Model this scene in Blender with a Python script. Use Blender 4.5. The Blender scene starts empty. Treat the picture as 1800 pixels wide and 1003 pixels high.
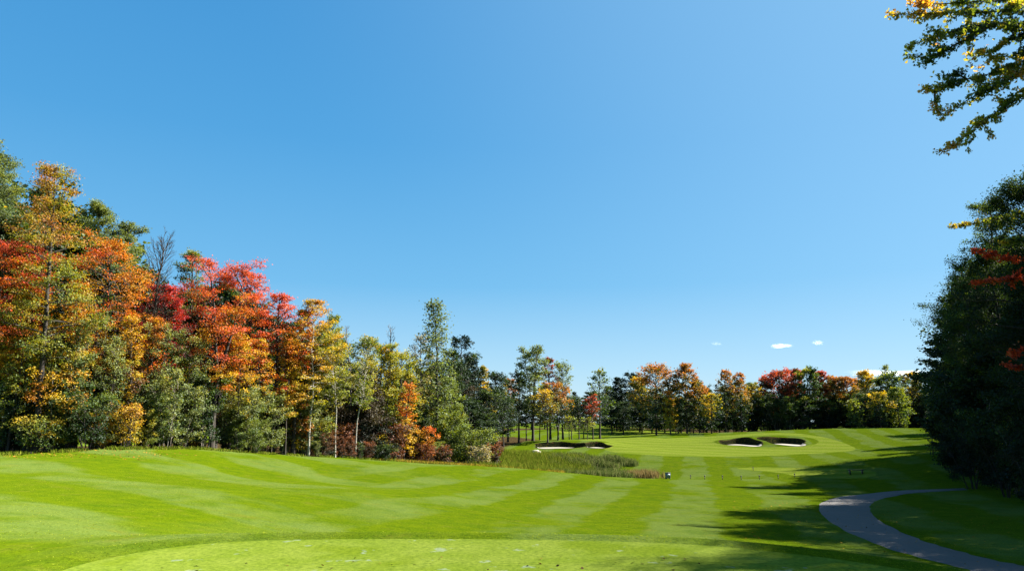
import bpy, math, random
import numpy as np
from math import radians, sin, cos, pi
NLF, DF = 1.4, 1.15
RES = 1.0            # crown density factor
SUN_AZ, SUN_EL = 72.0, 42.0
ALB = .52; LALB = .74
rng0 = np.random.default_rng(7)
scene = bpy.context.scene
COL = scene.collection

# ------------------------------------------------------------------ camera
F = 1300.0; CXP, CYP = 900.0, 501.5
PITCH = math.atan((742 - 501.5) / F)
EYE = 1.65
cp, sp = cos(PITCH), sin(PITCH)
def ray(px, py):
    a = (np.asarray(px, float) - CXP) / F; b = (CYP - np.asarray(py, float)) / F
    q = cp - b * sp
    return a / q, (b * cp + sp) / q          # x per y, z per y
def at(px, py, d):
    u, w = ray(px, py)
    return np.array([u * d, d, EYE + w * d])

# ------------------------------------------------------------------ terrain
def smooth(t):
    t = np.clip(t, 0, 1); return t * t * (3 - 2 * t)
PIX = [(0,1003,9.6),(0,940,14),(0,900,19),(0,862,27),(250,862,29),(500,862,36),(0,835,35),(0,803,46),(250,789,53),
 (250,825,43),(400,793,61),(400,830,49),(560,803,71),(560,835,55),(250,920,20),(500,920,26),(700,925,29),(700,862,44),
 (700,835,59),(700,811,80),(860,820,83),(860,845,62),(860,880,44),(900,944,29),(1000,831,84),(1000,850,64),(1150,841,86),
 (1150,870,54),(1150,944,30),(1150,900,42),(0,798,62),(250,798,78),(560,795,112),(-250,802,60),(-250,900,18),
 (1000,800,114),(900,800,112),(1100,801,114),(1300,801,116),(1450,795,122),(1100,780,138),(1330,786,132.5),(1330,768.5,143),(1260,786,132),(1260,772,145),(1400,785,133),(1420,767,146),
 (1200,763,164),(1300,759,168),(1400,755,170),(1500,751,172),(1640,751,170),(1720,751,165),(1250,775,150),
 (950,791,125.5),(1050,791,125.5),(950,778,133.5),(1050,777,133.5),(1050,772.5,140),(960,773,140),(870,788,124),(870,778,145),
 (950,775,160),(1050,770,165),(1150,771,150),(1000,757,200),(1160,763,185),(1083,752.5,215),(900,767,175),(820,778,140),
 (1300,843,78),(1450,843,75),(1400,825,92),(1300,817,103),(1200,817,103),(1600,800,98),(1640,772,135),(1500,777,138),
 (1560,870,58),(1437,893,47),(1540,915,41),(1640,955,31),(1750,1003,23.5),(1650,860,61),(1750,900,45),(1800,860,58),
 (1800,800,82),(1880,950,32),(1300,900,42),(1300,944,31),(1500,965,28.5),(1600,760,155),(1100,790,124),(1450,775,140)]
XYZ = [(0,-12,-.5),(-12,2,-.35),(12,0,-1.2),(0,8,-1.2),(8,10,-2.0),(4,16,-2.2),(-3,16,-1.7),(1100/1300*0+26,190,-1.6),(60,192,-1.2),
 (85,190,-1.0),(100,190,-1.5),(-8,100,-4.6),(0,96,-4.7),(8,99,-4.9),(16,98,-4.8),(0,240,-1),(-60,160,-3),(-80,90,-1.5),(60,60,-3.5),(40,20,-3.2)]
pts = [at(px, py, d) for px, py, d in PIX] + [np.array(p, float) for p in XYZ]
pts = np.array(pts)
def dom(x, y):
    th = np.arctan2(x, y); r = np.hypot(x, y)
    return np.stack([np.clip(th, -1.35, 1.35) * 2.2, np.log(np.clip(r, 7, 260)) * 1.6], -1)
def U(r2): return np.where(r2 > 1e-12, r2 * np.log(np.maximum(r2, 1e-12)), 0)
_C = dom(pts[:, 0], pts[:, 1]); _n = len(_C)
_K = U(((_C[:, None] - _C[None]) ** 2).sum(-1)) + np.eye(_n) * .004
_P = np.c_[np.ones(_n), _C]
_A = np.block([[_K, _P], [_P.T, np.zeros((3, 3))]])
_W = np.linalg.solve(_A, np.r_[pts[:, 2], 0, 0, 0])
def tps(x, y):
    x = np.asarray(x, float).ravel(); y = np.asarray(y, float).ravel(); out = np.empty(len(x))
    for i in range(0, len(x), 60000):
        q = dom(x[i:i+60000], y[i:i+60000])
        out[i:i+60000] = U(((q[:, None] - _C[None]) ** 2).sum(-1)) @ _W[:_n] + _W[_n] + q @ _W[_n+1:]
    return out
def sdpoly(x, y, poly):
    """signed distance, negative inside"""
    poly = np.asarray(poly, float); d2 = np.full(len(x), 1e18); ins = np.zeros(len(x), bool)
    for i in range(len(poly)):
        a = poly[i]; b = poly[(i + 1) % len(poly)]; e = b - a
        wx, wy = x - a[0], y - a[1]
        t = np.clip((wx * e[0] + wy * e[1]) / max(e @ e, 1e-9), 0, 1)
        d2 = np.minimum(d2, (wx - e[0] * t) ** 2 + (wy - e[1] * t) ** 2)
        c = (a[1] > y) != (b[1] > y)
        if abs(e[1]) > 1e-12: ins ^= c & (x < e[0] * (y - a[1]) / e[1] + a[0])
    d = np.sqrt(d2); return np.where(ins, -d, d)
def chaikin(p, n=2, closed=True):
    p = np.asarray(p, float)
    for _ in range(n):
        q = np.roll(p, -1, 0) if closed else p[1:]
        a = p if closed else p[:-1]
        r = np.empty((len(a) * 2, p.shape[1])); r[0::2] = a * .75 + q * .25; r[1::2] = a * .25 + q * .75
        if not closed: r = np.vstack([p[:1], r, p[-1:]])
        p = r
    return p
TEEPX = [(-60,1090),(100,1003),(200,979),(300,962),(420,951),(600,947.5),(900,948),(1100,952),(1250,959),(1400,974),(1520,990),(1640,1010),(1700,1040)]
TEE = []
for px, py in TEEPX:
    u, w = ray(px, py); d = -EYE / w; TEE.append((u * d, d))
TEE = [(-6.8, -5)] + [(-6.9,0)] + TEE + [(6.0, 3), (6.2, -5)]
TEE = chaikin(TEE, 2)
# bunkers : (cx, cy, rx, ry, depth)
BUNK = [dict(c=(41.7,137.8), r=(3.8,4.5)), dict(c=(49.9,138.8), r=(4.0,5.2)),
        dict(c=(8.0,130.2), r=(4.6,3.8)), dict(c=(14.8,130.2), r=(2.2,3.6))]
for b in BUNK: b['zf'] = float(tps([b['c'][0]], [b['c'][1] - b['r'][1] * .95])[0])
def bunk_f(x, y, b):
    """0 at the lip, grows inward; wobbly outline"""
    dx, dy = (x - b['c'][0]), (y - b['c'][1]); an = np.arctan2(dy, dx)
    k = 1 + .09 * np.sin(3 * an + b['c'][0]) + .06 * np.sin(5 * an + 1.3)
    return 1 - np.hypot(dx / b['r'][0], dy / b['r'][1]) / k
def hz(x, y):
    x = np.asarray(x, float); y = np.asarray(y, float); sh = x.shape
    x = x.ravel(); y = y.ravel()
    z = tps(x, y); th = np.abs(np.arctan2(x, y)); r = np.hypot(x, y)
    back = smooth((th - 1.0) / 0.6)
    z = z * (1 - back) + back * (-1.2 - 1.2 * smooth(r / 60))
    z = z + .05 * np.sin(x * .31 + 1) * np.sin(y * .27) * smooth((r - 15) / 20) + .02 * np.sin(x * .9 + y * .4) * smooth((r - 15) / 20)
    far = smooth((r - 300) / 500); z = z * (1 - far) - 4 * far
    # raised plateau of the tee
    m = r < 60
    if m.any():
        sd = sdpoly(x[m], y[m], TEE)
        wdt = 5.5 - 2.0 * smooth((x[m] + 6) / 8)
        wdt = np.where(x[m] < -2, wdt + 2, wdt)
        k = smooth(1 - (sd - .25) / wdt) 
        k = np.where(sd < .25, 1, k)
        lip = .05 * np.exp(-((sd - .45) / .28) ** 2)
        z[m] = z[m] * (1 - k) + 0.0 * k + lip
    for b in BUNK:
        mm = (np.abs(x - b['c'][0]) < b['r'][0] * 1.9) & (np.abs(y - b['c'][1]) < b['r'][1] * 1.9)
        if mm.any():
            f = bunk_f(x[mm], y[mm], b)
            rear = smooth((y[mm] - b['c'][1]) / b['r'][1] * .5 + .62)      # 0 front .. 1 back
            wall = .42 - .32 * rear; k_ = smooth(f / wall)
            zfl = b['zf'] - .22 + .034 * (y[mm] - b['c'][1] + b['r'][1])
            an_ = np.arctan2(y[mm] - b['c'][1], x[mm] - b['c'][0]); ra = (.34 if b['c'][0] > 30 else .16) * (.65 + .35 * np.sin(an_ * 4 + b['c'][0]))
            rim = ra * rear * np.exp(-(f / .25) ** 2) * (f < 0) + ra * rear * (f >= 0) * np.exp(-(f / .06) ** 2)
            z[mm] += -np.maximum(z[mm] - zfl, .0) * k_ + rim
    return z.reshape(sh)
def hz1(x, y): return float(hz(np.array([x]), np.array([y]))[0])
_DS = np.exp(np.linspace(math.log(5), math.log(260), 700))
def ground_at(px, py, dmin=5, dmax=260):
    u, w = ray(px, py); ds = _DS[(_DS > dmin) & (_DS < dmax)]
    g = (EYE + w * ds) - hz(u * ds, ds)
    i = np.where(g < 0)[0]
    j = i[0] if len(i) else int(np.argmin(g))
    d = ds[j]
    if len(i) and j > 0: d = ds[j-1] + (ds[j] - ds[j-1]) * g[j-1] / (g[j-1] - g[j] + 1e-9)
    return u * d, d
def gpoly(pp, dmin=5, dmax=260): return [ground_at(px, py, dmin, dmax) for px, py in pp]

# ------------------------------------------------------------------ mesh helpers
def mesh_np(name, verts, faces, mats, parent=None, fattr=None, vattr=None, smoothf=False, link=True):
    """verts (n,3); faces: list of (m,k) int arrays"""
    me = bpy.data.meshes.new(name)
    verts = np.asarray(verts, np.float32)
    me.vertices.add(len(verts)); me.vertices.foreach_set('co', verts.ravel())
    idx = np.concatenate([np.asarray(f, np.int32).ravel() for f in faces if len(f)])
    tot = np.concatenate([np.full(len(f), np.asarray(f).shape[1], np.int32) for f in faces if len(f)])
    st = np.concatenate([[0], np.cumsum(tot)[:-1]]).astype(np.int32)
    me.loops.add(len(idx)); me.loops.foreach_set('vertex_index', idx)
    me.polygons.add(len(tot)); me.polygons.foreach_set('loop_start', st)
    try: me.polygons.foreach_set('loop_total', tot)
    except Exception: pass
    if smoothf: me.polygons.foreach_set('use_smooth', np.ones(len(tot), bool))
    for dom_, at_ in (('FACE', fattr), ('POINT', vattr)):
        for k, v in (at_ or {}).items():
            a = me.attributes.new(k, 'FLOAT', dom_); a.data.foreach_set('value', np.asarray(v, np.float32))
    me.update(calc_edges=True)
    if not smoothf: pass
    for m in (mats if isinstance(mats, (list, tuple)) else [mats]): me.materials.append(m)
    o = bpy.data.objects.new(name, me)
    if link: COL.objects.link(o)
    if parent is not None: o.parent = parent
    return o
class MB:
    def __init__(s): s.v = []; s.q = []; s.t = []; s.n = 0
    def add(s, v, q=None, t=None):
        s.v.append(np.asarray(v, float))
        if q is not None and len(q): s.q.append(np.asarray(q) + s.n)
        if t is not None and len(t): s.t.append(np.asarray(t) + s.n)
        s.n += len(v)
    def tube(s, P, R, k=6, cap=False):
        P = np.asarray(P, float); R = np.asarray(R, float); m = len(P)
        T = np.gradient(P, axis=0); T /= np.linalg.norm(T, axis=1)[:, None] + 1e-9
        ref = np.where(np.abs(T[:, 2:3]) > .9, np.array([[1., 0, 0]]), np.array([[0, 0, 1.]]))
        A = np.cross(T, ref); A /= np.linalg.norm(A, axis=1)[:, None] + 1e-9; B = np.cross(T, A)
        an = np.arange(k) * 2 * pi / k
        V = P[:, None] + R[:, None, None] * (np.cos(an)[None, :, None] * A[:, None] + np.sin(an)[None, :, None] * B[:, None])
        i = np.arange(m - 1)[:, None] * k; j = np.arange(k)[None]; j2 = (j + 1) % k
        q = np.stack([i + j, i + j2, i + k + j2, i + k + j], -1).reshape(-1, 4)
        t = None
        V = V.reshape(-1, 3)
        if cap:
            V = np.vstack([V, P[:1], P[-1:]]); n = m * k
            t = [(n, (a + 1) % k, a) for a in range(k)] + [(n + 1, (m - 1) * k + a, (m - 1) * k + (a + 1) % k) for a in range(k)]
        s.add(V, q, t)
    def box(s, c, d, rz=0, bev=.0):
        x, y, z = d[0] / 2, d[1] / 2, d[2] / 2
        if bev <= 0:
            v = np.array([(a * x, b * y, e * z) for e in (-1, 1) for b in (-1, 1) for a in (-1, 1)])
            q = [(0,2,3,1),(4,5,7,6),(0,1,5,4),(2,6,7,3),(0,4,6,2),(1,3,7,5)]
        else:
            ring = []
            for cx_, cy_, a0 in ((1,1,0),(-1,1,90),(-1,-1,180),(1,-1,270)):
                for k in (0, 45, 90):
                    a = radians(a0 + k); ring.append((cx_ * (x - bev) + bev * cos(a), cy_ * (y - bev) + bev * sin(a)))
            ring = np.array(ring); n = len(ring); v = []; q = []
            for zz, sc in ((-z, 0), (-z + bev, 1), (z - bev, 1), (z, 0)):
                r = ring.copy()
                if sc == 0: r = ring * np.array([(x - bev) / x, (y - bev) / y])
                v += [(p[0], p[1], zz) for p in r]
            for L in range(3):
                q += [(L*n+a, L*n+(a+1) % n, (L+1)*n+(a+1) % n, (L+1)*n+a) for a in range(n)]
            v += [(0, 0, -z), (0, 0, z)]
            t = [(4*n, (a+1) % n, a) for a in range(n)] + [(4*n+1, 3*n+a, 3*n+(a+1) % n) for a in range(n)]
            v = np.array(v); R_ = np.array([[cos(rz), sin(rz), 0], [-sin(rz), cos(rz), 0], [0, 0, 1]])
            s.add(v @ R_ + np.array(c), q, t); return
        R_ = np.array([[cos(rz), sin(rz), 0], [-sin(rz), cos(rz), 0], [0, 0, 1]])
        s.add(v @ R_ + np.array(c), q)
    def build(s, name, mat, parent=None, smoothf=False):
        f = []
        if s.q: f.append(np.vstack(s.q))
        if s.t: f.append(np.vstack(s.t))
        return mesh_np(name, np.vstack(s.v), f, mat, parent, smoothf=smoothf)
def thing(name, label, cat, loc, group=None, rz=0):
    o = bpy.data.objects.new(name, None); COL.objects.link(o); o.location = [float(c) for c in loc]; o.rotation_euler = (0, 0, rz)
    o.empty_display_size = .3
    tagit(o, label, cat, group); return o
def tagit(o, label=None, cat=None, group=None, kind=None):
    if label: o['label'] = label
    if cat: o['category'] = cat
    if group: o['group'] = group
    if kind: o['kind'] = kind
    return o

# ------------------------------------------------------------------ materials
def newmat(name):
    m = bpy.data.materials.new(name); m.use_nodes = True; nt = m.node_tree; nt.nodes.clear()
    out = nt.nodes.new('ShaderNodeOutputMaterial'); return m, nt, out
def N(nt, t, **kw):
    n = nt.nodes.new(t)
    for k, v in kw.items():
        if k.startswith('i_'): n.inputs[int(k[2:])].default_value = v
        else: setattr(n, k, v)
    return n
def ramp(nt, fac, stops):
    r = nt.nodes.new('ShaderNodeValToRGB'); e = r.color_ramp.elements
    while len(e) > 1: e.remove(e[-1])
    e[0].position = stops[0][0]; e[0].color = (*stops[0][1], 1)
    for p, c in stops[1:]:
        x = e.new(p); x.color = (*c, 1)
    nt.links.new(fac, r.inputs[0]); return r.outputs[0]
def math_(nt, op, a, b=None, clamp=False):
    n = nt.nodes.new('ShaderNodeMath'); n.operation = op; n.use_clamp = clamp
    for i, v in enumerate((a, b)):
        if v is None: continue
        if isinstance(v, (int, float)): n.inputs[i].default_value = v
        else: nt.links.new(v, n.inputs[i])
    return n.outputs[0]
def mix(nt, f, a, b, bt='MIX'):
    n = nt.nodes.new('ShaderNodeMix'); n.data_type = 'RGBA'; n.blend_type = bt
    for i, v in ((0, f), (6, a), (7, b)):
        if isinstance(v, (int, float)): n.inputs[i].default_value = v
        elif isinstance(v, tuple): n.inputs[i].default_value = (*v, 1)
        else: nt.links.new(v, n.inputs[i])
    return n.outputs[2]
def noise(nt, scale, detail=3, vec=None, rough=.55, dist=0):
    n = nt.nodes.new('ShaderNodeTexNoise'); n.inputs['Scale'].default_value = scale; n.inputs['Detail'].default_value = detail
    n.inputs['Roughness'].default_value = rough; n.inputs['Distortion'].default_value = dist
    if vec is not None: nt.links.new(vec, n.inputs['Vector'])
    return n.outputs[0]
def attr(nt, name):
    a = nt.nodes.new('ShaderNodeAttribute'); a.attribute_name = name; return a.outputs['Fac']
LEAF = {}
def leafmat(key, stops, kh=.7, kt=.6, off=0.0, trans=.42, kr=0.0):
    """colour from pigment ramp: height in the crown (kh), leaf to leaf variation (kt), patches (noise)"""
    m, nt, out = newmat('foliage_' + key)
    oi = nt.nodes.new('ShaderNodeObjectInfo')
    tc = nt.nodes.new('ShaderNodeTexCoord')
    v = nt.nodes.new('ShaderNodeVectorMath'); v.operation = 'ADD'
    nt.links.new(tc.outputs['Object'], v.inputs[0])
    c3 = nt.nodes.new('ShaderNodeCombineXYZ'); nt.links.new(math_(nt, 'MULTIPLY', oi.outputs['Random'], 40.0), c3.inputs[0]); nt.links.new(c3.outputs[0], v.inputs[1])
    patch = noise(nt, .38, 2, v.outputs[0])
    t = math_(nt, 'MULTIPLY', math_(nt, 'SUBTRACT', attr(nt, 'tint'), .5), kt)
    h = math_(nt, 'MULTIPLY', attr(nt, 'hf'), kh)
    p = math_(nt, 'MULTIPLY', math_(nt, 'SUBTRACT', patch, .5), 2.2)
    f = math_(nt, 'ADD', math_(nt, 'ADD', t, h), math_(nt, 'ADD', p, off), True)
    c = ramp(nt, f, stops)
    val = math_(nt, 'ADD', math_(nt, 'MULTIPLY', attr(nt, 'val'), .75 * LALB), .62 * LALB)
    hs = nt.nodes.new('ShaderNodeHueSaturation'); nt.links.new(c, hs.inputs['Color']); nt.links.new(val, hs.inputs['Value'])
    hs.inputs['Saturation'].default_value = 1.0
    d = N(nt, 'ShaderNodeBsdfDiffuse'); nt.links.new(hs.outputs[0], d.inputs[0])
    tr = N(nt, 'ShaderNodeBsdfTranslucent')
    tcx = mix(nt, 1.0, hs.outputs[0], (1.35, 1.2, .4), 'MULTIPLY'); nt.links.new(tcx, tr.inputs[0])
    m1 = N(nt, 'ShaderNodeMixShader'); m1.inputs[0].default_value = trans
    nt.links.new(d.outputs[0], m1.inputs[1]); nt.links.new(tr.outputs[0], m1.inputs[2])
    g = N(nt, 'ShaderNodeBsdfGlossy'); g.inputs['Roughness'].default_value = .65; g.inputs[0].default_value = (.9, .95, 1, 1)
    m2 = N(nt, 'ShaderNodeMixShader'); m2.inputs[0].default_value = .02
    nt.links.new(m1.outputs[0], m2.inputs[1]); nt.links.new(g.outputs[0], m2.inputs[2])
    nt.links.new(m2.outputs[0], out.inputs[0]); LEAF[key] = m; return m
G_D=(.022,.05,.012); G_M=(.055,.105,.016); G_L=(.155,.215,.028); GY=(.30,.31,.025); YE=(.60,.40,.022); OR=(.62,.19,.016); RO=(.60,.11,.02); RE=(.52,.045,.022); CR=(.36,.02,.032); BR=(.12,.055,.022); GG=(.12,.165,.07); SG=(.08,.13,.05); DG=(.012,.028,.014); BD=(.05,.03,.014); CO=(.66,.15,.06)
leafmat('green', [(0,G_D),(.45,G_M),(.8,G_L),(1,GY)], .45, .5, .1)
leafmat('poplar', [(0,SG),(.35,(.14,.19,.08)),(.75,(.18,.24,.06)),(1,GY)], .4, .5, .15)
leafmat('willow', [(0,(.08,.13,.03)),(.3,(.16,.21,.07)),(.7,(.25,.29,.09)),(1,(.36,.36,.11))], .35, .6, .2)
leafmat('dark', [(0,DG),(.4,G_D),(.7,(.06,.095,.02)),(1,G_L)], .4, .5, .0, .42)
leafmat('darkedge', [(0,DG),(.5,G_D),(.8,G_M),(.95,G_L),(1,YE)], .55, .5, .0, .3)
leafmat('conifer', [(0,DG),(.5,(.012,.035,.02)),(.9,(.025,.06,.03)),(1,(.05,.09,.03))], .3, .4, .0, .12)
leafmat('browncon', [(0,DG),(.4,BD),(.8,(.07,.06,.018)),(1,(.13,.09,.03))], .5, .5, .1, .2)
leafmat('maple_turn', [(0,G_L),(.25,GY),(.5,YE),(.75,OR),(1,RO)], .75, .4, -.08)
leafmat('maple_tall', [(0,G_M),(.35,(.20,.24,.02)),(.62,(.33,.30,.02)),(.80,(.40,.25,.035)),(1,(.42,.17,.05))], .95, .4, .0)
leafmat('maple_orange', [(0,YE),(.35,(.5,.24,.02)),(.6,OR),(.85,RO),(1,RE)], .6, .45, .0)
leafmat('maple_gold', [(0,GY),(.35,YE),(.7,(.5,.22,.018)),(1,OR)], .35, .5, .15)
leafmat('maple_red', [(0,BR),(.3,(.32,.06,.02)),(.6,RE),(.85,(.5,.05,.045)),(1,CO)], .55, .4, .1)
leafmat('maple_pink', [(0,YE),(.3,OR),(.55,RO),(.8,(.62,.08,.035)),(1,(.66,.14,.07))], .8, .4, -.02)
leafmat('crimson', [(0,BD),(.4,CR),(.7,RE),(1,(.5,.05,.05))], .4, .4, .15)
leafmat('yellowgreen', [(0,G_M),(.3,G_L),(.65,(.33,.33,.025)),(1,YE)], .55, .5, .1)
leafmat('birch', [(0,G_L),(.4,(.26,.29,.03)),(.8,(.42,.37,.03)),(1,YE)], .4, .5, .15)
leafmat('brown', [(0,DG),(.35,BR),(.7,(.20,.09,.03)),(1,(.28,.15,.04))], .4, .5, .2)
leafmat('redbrown', [(0,BD),(.35,(.14,.06,.025)),(.7,(.24,.075,.035)),(1,(.32,.15,.05))], .5, .5, .15)
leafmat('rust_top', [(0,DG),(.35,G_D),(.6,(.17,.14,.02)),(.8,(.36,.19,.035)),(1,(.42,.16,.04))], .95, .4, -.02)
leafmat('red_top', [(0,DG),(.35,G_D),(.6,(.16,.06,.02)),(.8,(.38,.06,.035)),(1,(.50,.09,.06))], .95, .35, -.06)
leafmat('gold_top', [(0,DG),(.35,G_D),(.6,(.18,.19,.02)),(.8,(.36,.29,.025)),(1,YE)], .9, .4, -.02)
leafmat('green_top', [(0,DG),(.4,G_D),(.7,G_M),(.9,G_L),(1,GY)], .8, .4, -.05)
leafmat('pale_dry', [(0,(.2,.19,.09)),(.5,(.36,.32,.18)),(1,(.5,.42,.26))], .4, .5, .2)
leafmat('bush', [(0,G_M),(.4,G_L),(.75,(.17,.22,.03)),(1,GY)], .4, .5, .2)

def barkmat(name, a, b, sc=3.0, birch=False):
    m, nt, out = newmat(name); tc = nt.nodes.new('ShaderNodeTexCoord')
    mp = nt.nodes.new('ShaderNodeMapping'); nt.links.new(tc.outputs['Object'], mp.inputs[0])
    mp.inputs['Scale'].default_value = (1, 1, 4) if birch else (1, 1, .15)
    n = noise(nt, sc, 4, mp.outputs[0])
    c = ramp(nt, n, [(.38, b), (.55, a)] if not birch else [(.40, b), (.46, a)])
    p = N(nt, 'ShaderNodeBsdfPrincipled'); nt.links.new(c, p.inputs[0]); p.inputs['Roughness'].default_value = .9
    bp = N(nt, 'ShaderNodeBump'); bp.inputs['Strength'].default_value = .5; bp.inputs['Distance'].default_value = .03
    nt.links.new(n, bp.inputs['Height']); nt.links.new(bp.outputs[0], p.inputs['Normal'])
    nt.links.new(p.outputs[0], out.inputs[0]); return m
BARK = barkmat('bark_dark', (.035,.028,.023), (.014,.011,.009), 9)
BARKG = barkmat('bark_grey', (.17,.15,.13), (.07,.06,.05), 9)
BARKB = barkmat('bark_birch', (.36,.34,.30), (.05,.04,.035), 5, True)
def plain(name, c, rough=.7, metal=0, bump=0, nscale=20, var=.25):
    m, nt, out = newmat(name); tc = nt.nodes.new('ShaderNodeTexCoord')
    n = noise(nt, nscale, 4, tc.outputs['Object'])
    cc = ramp(nt, n, [(.3, tuple(x * (1 - var) for x in c)), (.7, tuple(min(1, x * (1 + var)) for x in c))])
    p = N(nt, 'ShaderNodeBsdfPrincipled'); nt.links.new(cc, p.inputs[0]); p.inputs['Roughness'].default_value = rough; p.inputs['Metallic'].default_value = metal
    if bump:
        bp = N(nt, 'ShaderNodeBump'); bp.inputs['Strength'].default_value = bump; bp.inputs['Distance'].default_value = .02
        nt.links.new(n, bp.inputs['Height']); nt.links.new(bp.outputs[0], p.inputs['Normal'])
    nt.links.new(p.outputs[0], out.inputs[0]); return m
def stemmat(name, stops, trans=.3):
    m, nt, out = newmat(name)
    c = ramp(nt, attr(nt, 'tint'), stops)
    d = N(nt, 'ShaderNodeBsdfDiffuse'); nt.links.new(c, d.inputs[0]); t = N(nt, 'ShaderNodeBsdfTranslucent'); nt.links.new(c, t.inputs[0])
    x = N(nt, 'ShaderNodeMixShader'); x.inputs[0].default_value = trans
    nt.links.new(d.outputs[0], x.inputs[1]); nt.links.new(t.outputs[0], x.inputs[2]); nt.links.new(x.outputs[0], out.inputs[0]); return m

# ---- grass of the course
def grassmat(name, tee=False):
    m, nt, out = newmat(name)
    geo = nt.nodes.new('ShaderNodeNewGeometry'); pos = geo.outputs['Position']
    sx = nt.nodes.new('ShaderNodeSeparateXYZ'); nt.links.new(pos, sx.inputs[0]); X, Y = sx.outputs[0], sx.outputs[1]
    n1 = noise(nt, .12, 3, pos); n2 = noise(nt, 1.3, 4, pos, .6); n3 = noise(nt, 14, 3, pos, .7); n4 = noise(nt, 60, 2, pos, .7)
    base = mix(nt, smoothstep(nt, n2, .3, .7), (.125,.195,.0015), (.185,.242,.002))
    if tee:
        base = mix(nt, smoothstep(nt, n2, .3, .7), (.235,.305,.020), (.30,.355,.035))
        base = mix(nt, math_(nt, 'MULTIPLY', smoothstep(nt, noise(nt, .55, 3, pos, .6), .5, .62), .55), base, (.19,.255,.003))
        spots = smoothstep(nt, noise(nt, 2.4, 3, pos, .6), .63, .67)
        base = mix(nt, math_(nt, 'MULTIPLY', spots, .6), base, (.40,.44,.25))
    else:
        # mown stripes: direction in the ground plane, every second band leans the other way
        ang = radians(14)
        s = math_(nt, 'ADD', math_(nt, 'MULTIPLY', X, cos(ang)), math_(nt, 'MULTIPLY', Y, -sin(ang)))
        s = math_(nt, 'ADD', s, math_(nt, 'MULTIPLY', noise(nt, .07, 4, pos, .65), 5.0))
        st = math_(nt, 'SINE', math_(nt, 'MULTIPLY', s, 2 * pi / 6.2))
        st = smoothstep(nt, st, -.28, .28)
        ang2 = radians(-52)
        s2 = math_(nt, 'ADD', math_(nt, 'MULTIPLY', X, cos(ang2)), math_(nt, 'MULTIPLY', Y, -sin(ang2)))
        s2 = math_(nt, 'ADD', s2, math_(nt, 'MULTIPLY', noise(nt, .07, 4, pos, .6), 9))
        st2 = smoothstep(nt, math_(nt, 'SINE', math_(nt, 'MULTIPLY', s2, 2 * pi / 9)), -.3, .3)
        side = smoothstep(nt, math_(nt, 'ADD', X, math_(nt, 'MULTIPLY', Y, .12)), -9, 2)
        stm = mixf(nt, side, st2, st)
        patch = math_(nt, 'MULTIPLY', stm, smoothstep(nt, noise(nt, .16, 5, pos, .65), .36, .56))
        base = mix(nt, math_(nt, 'MULTIPLY', patch, .44), base, (.26,.32,.075))
        base = mix(nt, math_(nt, 'MULTIPLY', smoothstep(nt, noise(nt, .9, 5, pos, .7), .55, .68), .45), base, (.25,.235,.02))
        base = mix(nt, math_(nt, 'MULTIPLY', smoothstep(nt, noise(nt, .35, 4, pos, .7), .52, .66), .35), base, (.085,.16,.004))
        sh = attr(nt, 'short')
        fine = math_(nt, 'SINE', math_(nt, 'MULTIPLY', math_(nt, 'ADD', math_(nt, 'MULTIPLY', X, .35), Y), 2 * pi / 5.5))
        shc = mix(nt, smoothstep(nt, fine, -.6, .6), (.27,.335,.020), (.33,.375,.035))
        base = mix(nt, smoothstep(nt, sh, -.15, .15), base, shc)
        lt = attr(nt, 'litter_shade')
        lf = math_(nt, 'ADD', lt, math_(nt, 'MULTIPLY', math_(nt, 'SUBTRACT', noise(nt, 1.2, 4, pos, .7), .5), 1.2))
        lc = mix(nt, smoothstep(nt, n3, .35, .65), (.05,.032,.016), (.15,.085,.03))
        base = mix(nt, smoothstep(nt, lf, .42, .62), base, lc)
        base = mix(nt, smoothstep(nt, lt, 1.02, 1.2), base, (.030,.034,.012))  # values above one: dark turf with the bunker wall's shade painted in
        yl = smoothstep(nt, noise(nt, 5, 3, pos, .7), .57, .66)
        base = mix(nt, math_(nt, 'MULTIPLY', yl, math_(nt, 'MULTIPLY', smoothstep(nt, lt, .02, .5), .75)), base, (.35,.25,.03))
    base = mix(nt, .95, base, ramp(nt, n3, [(.25, (.42,.50,.45)), (.5, (.93,.93,.93)), (.75, (1.3,1.22,1.3))]), 'MULTIPLY')
    if not tee:
        base = mix(nt, .6, base, ramp(nt, n4, [(.25, (.5,.6,.5)), (.5, (1,1,1)), (.75, (1.35,1.25,1.4))]), 'MULTIPLY')
    base = mix(nt, 1.0, base, (ALB * .89, ALB * 1.0, ALB * 1.3), 'MULTIPLY')
    d = N(nt, 'ShaderNodeBsdfDiffuse'); nt.links.new(base, d.inputs[0]); d.inputs['Roughness'].default_value = .8
    g = N(nt, 'ShaderNodeBsdfSheen'); g.inputs[0].default_value = (.8, .9, .5, 1); g.inputs['Roughness'].default_value = .5
    hh = math_(nt, 'ADD', math_(nt, 'MULTIPLY', n3, .6), math_(nt, 'MULTIPLY', n4, .4))
    bp = N(nt, 'ShaderNodeBump'); bp.inputs['Strength'].default_value = .35 if tee else .8; bp.inputs['Distance'].default_value = .035
    nt.links.new(hh, bp.inputs['Height']); nt.links.new(bp.outputs[0], d.inputs['Normal'])
    x = N(nt, 'ShaderNodeAddShader'); mx = N(nt, 'ShaderNodeMixShader'); mx.inputs[0].default_value = .015
    nt.links.new(d.outputs[0], mx.inputs[1]); nt.links.new(g.outputs[0], mx.inputs[2]); nt.links.new(mx.outputs[0], out.inputs[0])
    return m
def smoothstep(nt, v, a, b):
    n = nt.nodes.new('ShaderNodeMapRange'); n.interpolation_type = 'SMOOTHSTEP'
    nt.links.new(v, n.inputs[0]); n.inputs[1].default_value = a; n.inputs[2].default_value = b; return n.outputs[0]
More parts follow.
